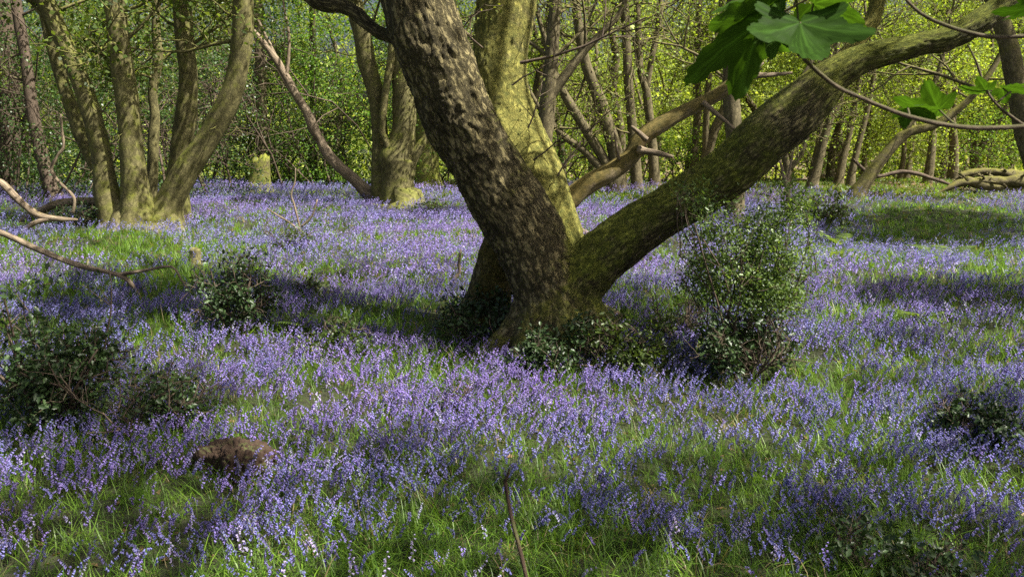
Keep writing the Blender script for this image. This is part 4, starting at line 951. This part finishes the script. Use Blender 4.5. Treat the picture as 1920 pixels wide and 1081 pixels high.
# ------------------------------------------------------------------ the sycamore spray hanging in close to the lens
SY = 1.08
sroot = empty('sycamore_branch', at(1930, 238, SY)); tag(sroot, 'thin sycamore branch hanging close by at the upper right with broad lobed leaves', 'branch')
mb = MB()
def schain(pts): return [[*at(a, b, SY + d), pxr(w_, SY + d)] for a, b, w_, d in pts]
mb = MB(); tube(mb, schain([(2010, 230, 11, 0), (1920, 237, 9, 0), (1830, 240, 9, 0), (1760, 232, 9, 0), (1690, 214, 8, 0), (1620, 186, 8, 0), (1568, 162, 8, 0), (1528, 130, 8, 0), (1495, 98, 7, 0)]), 8, .01, .08, seed=201); mb.build('twig', M_TWIG, sroot)
mb = MB(); tube(mb, schain([(2010, 60, 9, .4), (1915, 68, 8, .4), (1850, 68, 8, .4), (1780, 50, 7, .4), (1725, 24, 6, .4), (1680, -20, 5, .4)]), 8, .01, .08, seed=202); mb.build('twig', M_TWIG, sroot)
mb = MB(); tube(mb, schain([(1930, 240, 7, .6), (1905, 225, 6, .6), (1868, 195, 5, .6), (1845, 160, 5, .6), (1832, 120, 4, .6), (1815, 85, 3, .6)]), 7, .01, .1, seed=203); mb.build('twig', M_TWIG, sroot)
mb = MB(); tube(mb, schain([(1870, 192, 4, .6), (1895, 172, 3, .6)]), 6, .01, .1, seed=204); mb.build('twig', M_TWIG, sroot)
tube_stub = None
def syc_leaf(px, py, d, L, right, down, tint, seed, droop=.25):
    """palmate leaf: (px,py) is where the blade meets its stalk; 'down' is the way the middle lobe points"""
    rg = np.random.default_rng(seed); o = at(px, py, SY + d); y = nrm(down); x = np.asarray(right, float); x = nrm(x - y * np.dot(x, y)); z = np.cross(x, y)
    lob = [(0, 1.0, .58), (.92, .90, .56), (-.92, .90, .56), (1.85, .58, .55), (-1.85, .58, .55)]
    nA, nR = 150, 9; th = np.linspace(-2.75, 2.75, nA); rr = np.full(nA, .20); fold = np.zeros(nA) + 9
    for (c, l, wd) in lob:
        q = np.abs(th - c) / wd; prof = l * np.clip(1 - q ** 1.35, 0, 1) ** .55; rr = np.maximum(rr, np.maximum(prof, .70 * l * np.exp(-(q * .5) ** 2))); fold = np.minimum(fold, np.abs(th - c))
    ser = .055 * np.abs(((th * 9.5) % 1) - .5) * 2 + .03 * rg.random(nA); rr = rr * (1 - ser)
    u = np.linspace(0.0, 1, nR)[:, None]; r = rr[None] * u
    Xl = np.sin(th)[None] * r; Yl = np.cos(th)[None] * r
    Zl = -droop * (r ** 2) + .05 * np.minimum(fold[None] * r * 2.2, .35) * 2 + .02 * np.sin(Yl * 28 + np.abs(Xl) * 9) * u - .10 * np.abs(Xl)
    V = o + L * (Xl[..., None] * x + Yl[..., None] * y + Zl[..., None] * z); V = V.reshape(-1, 3)
    i = (np.arange(nR - 1) * nA)[:, None]; j = np.arange(nA - 1)[None]; Q = np.stack([i + j, i + j + 1, i + nA + j + 1, i + nA + j], 2).reshape(-1, 4)
    vein = np.exp(-(fold[None] * r / .014) ** 2); side = np.exp(-((((r * 9 - fold[None] * 3.6) % 1) - .5) / .08) ** 2) * .6 * (u > .2)
    blem = fbm(np.stack([Xl.ravel() * 7, Yl.ravel() * 7, np.full(Xl.size, seed * 1.7)], 1), 4, 31).reshape(Xl.shape); C = np.asarray(tint)[None, None] * ((1 + 1.1 * np.maximum(vein, side)) * (.62 + .75 * blem))[..., None]; m = MB(); m.add(V, Q, C.reshape(-1, 3)); m.build('leaf', M_SYC, sroot)
G1 = (0.024, 0.056, 0.007); G2 = (0.048, 0.098, 0.014)
syc_leaf(1500, 42, 0.0, .105, (1, 0, .05), (-.05, -.62, -.62), G1, 1, .30)
syc_leaf(1432, 40, .10, .135, (.25, .75, -.55), (-.85, .1, -.50), G2, 4, .20)
syc_leaf(1455, 50, .12, .045, (1, .1, .1), (-.12, .25, -.85), G2, 5, .3)
syc_leaf(1525, 8, .10, .078, (.1, -.7, .6), (.95, .1, -.25), G2, 6, .3)
syc_leaf(1450, -8, .10, .085, (.4, .7, .3), (-.8, .3, .02), G2, 7, .3)
syc_leaf(1490, -30, .06, .085, (1, 0, 0), (.3, -.4, -.30), G2, 13, .3)
syc_leaf(1702, 202, .28, .055, (.6, -.6, .3), (.75, .3, -.02), G2, 8, .4)
syc_leaf(1760, 205, .30, .072, (.2, -.9, .5), (-.9, .1, .05), G2, 9, .3)
syc_leaf(1850, 170, .6, .052, (.2, -.9, .4), (-.9, .1, -.1), G2, 10, .35)
syc_leaf(1880, 165, .62, .058, (.2, -.9, .4), (.9, .1, .05), G2, 11, .3)
syc_leaf(1945, 10, .4, .07, (.1, -.8, .5), (-.8, .1, -.3), G1, 12, .3)
pet = MB()
for (a, b) in [((1495, 98, 3, 0), (1500, 42, 2, 0)), ((1495, 98, 3, 0), (1448, 50, 2.5, .10)), ((1495, 98, 3, 0), (1455, 58, 2.5, .12)), ((1495, 98, 3, 0), (1525, 8, 2.5, .10)), ((1495, 98, 3, 0), (1450, -8, 2.5, .1)), ((1495, 98, 3, 0), (1490, -30, 2.5, .06)),
               ((1700, 216, 3, 0), (1702, 202, 2, .28)), ((1800, 238, 3, 0), (1760, 205, 2, .30)), ((1870, 192, 3, .6), (1850, 170, 2, .6)), ((1895, 172, 3, .6), (1880, 165, 2, .62)), ((1915, 68, 3, .4), (1945, 10, 2, .4))]:
    m_ = ((a[0] + b[0]) / 2 + 4, (a[1] + b[1]) / 2 + 6, 2.4, (a[3] + b[3]) / 2); pet = MB(); tube(pet, schain([a, m_, b]), 6, .01, .02, seed=210); pet.build('leaf_stalk', M_TWIG, sroot)

# ------------------------------------------------------------------ unseen trees and boughs added to cast chosen shade on the clearing
def shade(root, start, r0, rects, H, seed, sz=.13):
    """unseen boughs and leaves added to one crown for their shade; each rect (px0, px1, py0, py1, k) is the patch of ground they shade, k = leaf area over ground area"""
    rg = np.random.default_rng(seed); mb = MB(); cb = MB(); out = []
    for (a, b, c, d, k) in rects:
        cs = np.array([ground_at(u, v) for u in (a, b) for v in (c, d)]); x0, x1 = cs[:, 0].min(), cs[:, 0].max(); y0, y1 = cs[:, 1].min(), cs[:, 1].max()
        n = int(k * (x1 - x0) * (y1 - y0) / (.36 * sz * sz * .8)); P = np.stack([rg.uniform(x0, x1, n), rg.uniform(y0, y1, n), np.zeros(n)], 1); P[:, 2] = hgt(P[:, 0], P[:, 1])
        px, py = project(P); e = (np.abs((px - (a + b) / 2) / ((b - a) / 2)) ** 2.6 + np.abs((py - (c + d) / 2) / ((d - c) / 2)) ** 2.6); P = P[e < 1 + 2.2 * (fbm(np.stack([P[:, 0] * .8, P[:, 1] * .6, P[:, 0] * 0 + 3.3], 1), 3, seed + 9)[...] - .55) + .4 * (rg.random(len(P)) - .5)]
        q = fbm(np.stack([P[:, 0] * 2.4, P[:, 1] * 1.6, P[:, 0] * 0 + seed], 1), 2, seed); P = P[q > .52 - .11 * min(k, 2.5)]
        if len(P) < 5: continue
        h = H * (.86 + .22 * fbm(np.stack([P[:, 0] * .5, P[:, 1] * .5, P[:, 0] * 0 + 7], 1), 2, seed + 1) + .05 * rg.normal(size=len(P)))
        L = P + SUN * ((h - P[:, 2]) / SUN[2])[:, None]; L = sun_gap(L, LIT, .22, .04)
        if len(L) < 5: continue
        leaves(cb, L, sz * rg.uniform(.6, 1.2, len(L)), tints(len(L), (0.06, 0.10, 0.02), (0.13, 0.18, 0.04), rg), 1.2, KITE1, rg)
        c0 = L.mean(0); st = np.asarray(start, float); mid = (st + c0) / 2 + [0, 0, .3]; tube(mb, [[*st, r0], [*mid, r0 * .6], [*c0, r0 * .3]], 7, .3, .1, None, .2, seed)
        for t in L[rg.integers(0, len(L), max(4, len(L) // 160))]:
            Pn = np.linspace(c0, t, 6) + rg.normal(size=(6, 3)) * .10; out.append((Pn, np.linspace(r0 * .3, .004, 6)))
    if out: twigs(mb, [o[0] for o in out], [o[1] for o in out], 4)
    mb.build('bough', M_BARK_SM, root); cb.build('crown', M_LEAF, root)

def shade_limb(root, start, r0, pts, H, k, seed, sz=.12):
    """an unseen bough of leaves added between the sun and a limb to shade it; pts = (point, radius)"""
    rg = np.random.default_rng(seed); mb = MB(); cb = MB(); out = []; L = []
    for p, r in pts:
        n = int(k * math.pi * r * r / (.36 * sz * sz * .8)); q = rg.normal(size=(n, 3)); q = nrm(q - (q @ SUN)[:, None] * SUN) * (r * rg.random((n, 1)) ** .5)
        L.append(p + q + SUN * ((H * rg.uniform(.85, 1.15, n) - p[2]) / SUN[2])[:, None])
    L = sun_gap(np.vstack(L), LIT, .17, .05); leaves(cb, L, sz * rg.uniform(.6, 1.2, len(L)), tints(len(L), (0.06, 0.10, 0.02), (0.13, 0.18, 0.04), rg), 1.2, KITE1, rg)
    c0 = L.mean(0); tube(mb, [[*start, r0], [*((np.asarray(start) + c0) / 2 + [0, 0, .3]), r0 * .6], [*c0, r0 * .3]], 7, .3, .1, None, .2, seed)
    for t in L[rg.integers(0, len(L), max(4, len(L) // 160))]:
        out.append((np.linspace(c0, t, 6) + rg.normal(size=(6, 3)) * .10, np.linspace(r0 * .3, .004, 6)))
    twigs(mb, [o[0] for o in out], [o[1] for o in out], 4); mb.build('bough', M_BARK_SM, root); cb.build('crown', M_LEAF, root)

def shade_tree(label, x, y, H, rects, seed):  # unseen tree, added for the shade its crown throws
    z0 = float(hgt(x, y)); root = empty('shade_tree', (x, y, z0)); tag(root, label, 'tree'); mb = MB()
    tube(mb, [[x, y, z0 - .2, .40], [x, y, z0 + .4, .30], [x + .1, y, z0 + H * .4, .24], [x - .1, y + .1, z0 + H * .75, .16], [x, y, z0 + H * 1.1, .06]], 14, .25, .08, None, .2, seed)
    mb.build('trunk', M_BARK_SM, root); shade(root, (x + .03, y, z0 + H * .6), .08, rects, H, seed)
shade(GT, tuple(dict(SK)['rear'][-8][:3]), .06, [(330, 660, 525, 620, .8), (780, 1330, 575, 690, 2.4), (0, 330, 405, 520, .35), (560, 900, 590, 650, .6)], 7.6, 601)  # leaves added above the forked tree to shade the ground around it
shade_tree('unseen tree added off to the right to shade the nearest flowers', 8.6, 0.2, 8.2,
    [(-60, 420, 690, 900, 1.7), (-60, 640, 900, 1150, 1.3), (600, 1200, 900, 1150, 1.1), (1100, 1600, 940, 1150, 1.2), (1480, 1980, 850, 1150, 1.5), (1700, 1960, 730, 850, 1.8), (480, 900, 820, 900, .7), (1130, 1500, 850, 950, .8)], 611)
shade_tree('unseen tree added off to the right to shade the grass there', 15, 9.5, 9.0,
    [(1520, 2000, 386, 474, 3.0), (1590, 2000, 530, 596, 3.0), (1150, 1300, 430, 500, .5), (1500, 1960, 610, 690, .8), (1540, 1900, 690, 740, .3), (1240, 1520, 370, 430, .8)], 621)
shade_tree('unseen tree added beyond the right edge to shade the far side of the clearing', 24, 17.5, 10,
    [(430, 720, 372, 392, 1.0), (150, 420, 392, 430, .8), (980, 1500, 355, 380, .8), (1500, 1960, 366, 378, .7)], 631)

shade_limb(GT, tuple(dict(SK)['rear'][-8][:3]), .05, [(at(a, b, D0 + c), r) for a, b, c, r in [(860, 270, -.2, .16), (900, 330, -.2, .22), (930, 390, -.2, .25), (965, 450, -.2, .28), (1000, 510, -.2, .33), (1030, 580, -.2, .40), (1040, 650, -.2, .45),
    (1110, 510, -.25, .2), (1180, 470, -.3, .2), (1300, 400, -.35, .2), (1440, 300, -.45, .2)]], 7.0, .62, 641)  # leaves added out of view to shade the great trunk and its limbs

rg_ = np.random.default_rng(88); pts_ = []
for S_ in lsk[:5]:
    zz = S_[:, 2]; t_ = zz[0] + .3
    while t_ < 4.2:
        q_ = S_[int(np.argmin(np.abs(zz - t_)))]; pts_.append((q_[:3] + np.array([.1, 0, 0]), rg_.uniform(.16, .34))); t_ += rg_.uniform(.4, 1.0)
shade_limb(LT, tuple(lsk[2][-4][:3]), .05, pts_, 8.5, .3, 651, .14)  # leaves added out of view to throw shade bands on the coppiced stems


# ------------------------------------------------------------------ the carpet: bluebells, their strap leaves and grass
rng = np.random.default_rng(2024); NV = 7
templ = [[bluebell(np.random.default_rng(900 + v + 50 * l), l) for v in range(NV)] for l in range(4)]
M_STEM = leaf_mat('bluebell_stem', .2, .3, .5, (1.3, 1.3, .6))
# the three hundred that show largest stand as plants of their own
near = scatter(2.45, 3.9, 420, rng, .2); near = near[rng.random(len(near)) < flower_field(near) * 1.0]
px, py = project(near); near = near[(px > -20) & (px < 1940) & (py < 1230)]; near = near[np.argsort(near[:, 1])][:300]; ycut = near[:, 1].max()
cache = []
for v in range(14):
    rg = np.random.default_rng(9100 + v); (sV, sQ), (bV, bQ) = bluebell(rg, 0); col = petal_tint(near[v:v + 1], rg)[0]
    a = MB(); a.add(sV, sQ, (0.09, 0.10, 0.05)); b = MB(); b.add(bV, bQ, np.repeat(col[None], len(bV), 0) * (1 + .12 * rg.normal(size=(len(bV), 1))))
    cache.append((a.mesh('stem', M_STEM), b.mesh('blossom', M_PETAL)))
for k in range(len(near)):
    sm_, bm_ = cache[k % 14]; o = bpy.data.objects.new('bluebell', sm_); COL.objects.link(o); c = bpy.data.objects.new('blossom', bm_); COL.objects.link(c); c.parent = o
    o.location = near[k].tolist(); o.rotation_euler = (rng.normal() * .12, rng.normal() * .12, rng.uniform(0, 6.28)); s = rng.uniform(.42, .62); o.scale = (s, s, s)
    tag(o, 'violet-blue bluebell nodding on its stem in the nearest strip of the carpet', 'bluebell', 'nearest bluebells along the bottom edge')

fl = MB(); gr = MB()
BANDS = [  # y0, y1, flower density, lod, flower scale, leaf density, leaf width, segments
    (2.3, 3.4, 760, 0, .53, 4200, .0065, 4), (3.4, 5.5, 600, 1, .55, 3300, .0075, 3), (5.5, 9, 420, 2, .60, 2200, .010, 3), (9, 14, 260, 3, .64, 850, .015, 2),
    (14, 20, 160, 3, .74, 300, .024, 2), (20, 31, 85, 3, .92, 90, .036, 2)]
for (y0, y1_, fd, lod, fs, gd, gw, seg) in BANDS:
    P = scatter(y0, y1_, fd * 1.45, rng); P = P[rng.random(len(P)) < flower_field(P)]
    if y0 < 4: P = P[P[:, 1] > ycut] if ycut < 4 else P[:0]
    # the carpet stops where the thickets and the litter start
    lim = 24.5 + 1.2 * np.sin(P[:, 0] * .5) - np.where(P[:, 0] > 2, np.clip((P[:, 0] - 2) * .5, 0, 3.0), 0); P = P[P[:, 1] < lim + rng.normal(size=len(P)) * .5]
    n = len(P); v = rng.integers(0, NV, n); az = rng.normal(0.0, 1.5, n); sc = fs * rng.uniform(.72, 1.15, n); ln = rng.normal(size=(n, 2)) * .10; tc = petal_tint(P, rng)
    for q in range(NV):
        m = v == q; st_, bl_ = templ[lod][q]
        if lod < 3: place(fl, st_, P[m], az[m], sc[m], np.broadcast_to(np.array([0.08, 0.10, 0.04]), (m.sum(), 3)), ln[m], 1)
        place(fl, bl_, P[m], az[m], sc[m], tc[m], ln[m], 0)
    P = scatter(y0, y1_, gd / 5.0, rng); g = greenness(P); k = fbm(np.stack([P[:, 0] * 1.6, P[:, 1] * 1.6, P[:, 0] * 0 + 9], 1), 3, 55)
    P_ = P[rng.random(len(P)) < np.clip(.55 + .5 * g + (k - .5) * 1.6, .25, 1)]; n = len(P_); g = greenness(P_)
    v = rng.integers(0, 14, n); az = rng.uniform(0, 6.28, n); k2 = fbm(np.stack([P_[:, 0] * .8, P_[:, 1] * .8, P_[:, 0] * 0 + 3], 1), 2, 66)
    sc = rng.uniform(.30, .70, n) * (.8 + .5 * k2) * (1 if y0 > 3 else .9); ln = rng.normal(size=(n, 2)) * .18; tc = grass_tint(n, rng); dry = rng.random(n) < .045; tc[dry] = [.30, .24, .12]
    for q in range(14):
        rg = np.random.default_rng(3000 + q); tv = []; tq = []; c_ = 0
        for b_ in range(6):                                               # a tuft of arching blades
            bv, bq = strap(rg.uniform(.16, .36), gw * rg.uniform(.6, 1.3), rg.uniform(.5, 2.5), seg, rg.uniform(0, 6.28), rg); bv[:, :2] += rg.normal(size=2) * .02
            tv.append(bv); tq.append(bq + c_); c_ += len(bv)
        m = v == q; place(gr, (np.vstack(tv), np.vstack(tq)), P_[m], az[m], sc[m], tc[m], ln[m])
# short ground growth beyond the flowers
P = scatter(21, 33, 60, rng, 4); n = len(P); tm = strap(.16, .06, 1.2, 2); place(gr, tm, P, rng.uniform(0, 6.28, n), rng.uniform(.5, 1.1, n), tints(n, (0.06, 0.09, 0.018), (0.15, 0.19, 0.035), rng), rng.normal(size=(n, 2)) * .3)
tag(fl.build('bluebell_carpet', [M_PETAL, M_STEM]), 'carpet of violet-blue bluebells covering the clearing floor', 'bluebells', kind='stuff')
tag(gr.build('grass', M_GRASS), 'green grass and strap leaves between the bluebells', 'grass', kind='stuff')
# fallen leaves and bits on the floor
P = scatter(2.3, 14, 60, rng); lf = MB(); P[:, 2] += .015; leaves(lf, P, .05 * rng.uniform(.5, 1.2, len(P)), tints(len(P), (.12, .07, .035), (.34, .22, .12), rng), 2.5, KITE2, rng)
P = scatter(20, 36, 16, rng, 2); P = P[P[:, 0] > 3]; P[:, 2] += .02; leaves(lf, P, .10 * rng.uniform(.5, 1.2, len(P)), tints(len(P), (.14, .09, .05), (.38, .26, .15), rng), 2.5, KITE1, rng)
tag(lf.build('leaf_litter', M_UNDER), 'brown fallen leaves scattered on the woodland floor', 'leaf litter', kind='stuff')
print('verts total', sum(len(o.data.vertices) for o in SC.objects if o.type == 'MESH' and o.data.users == 1))
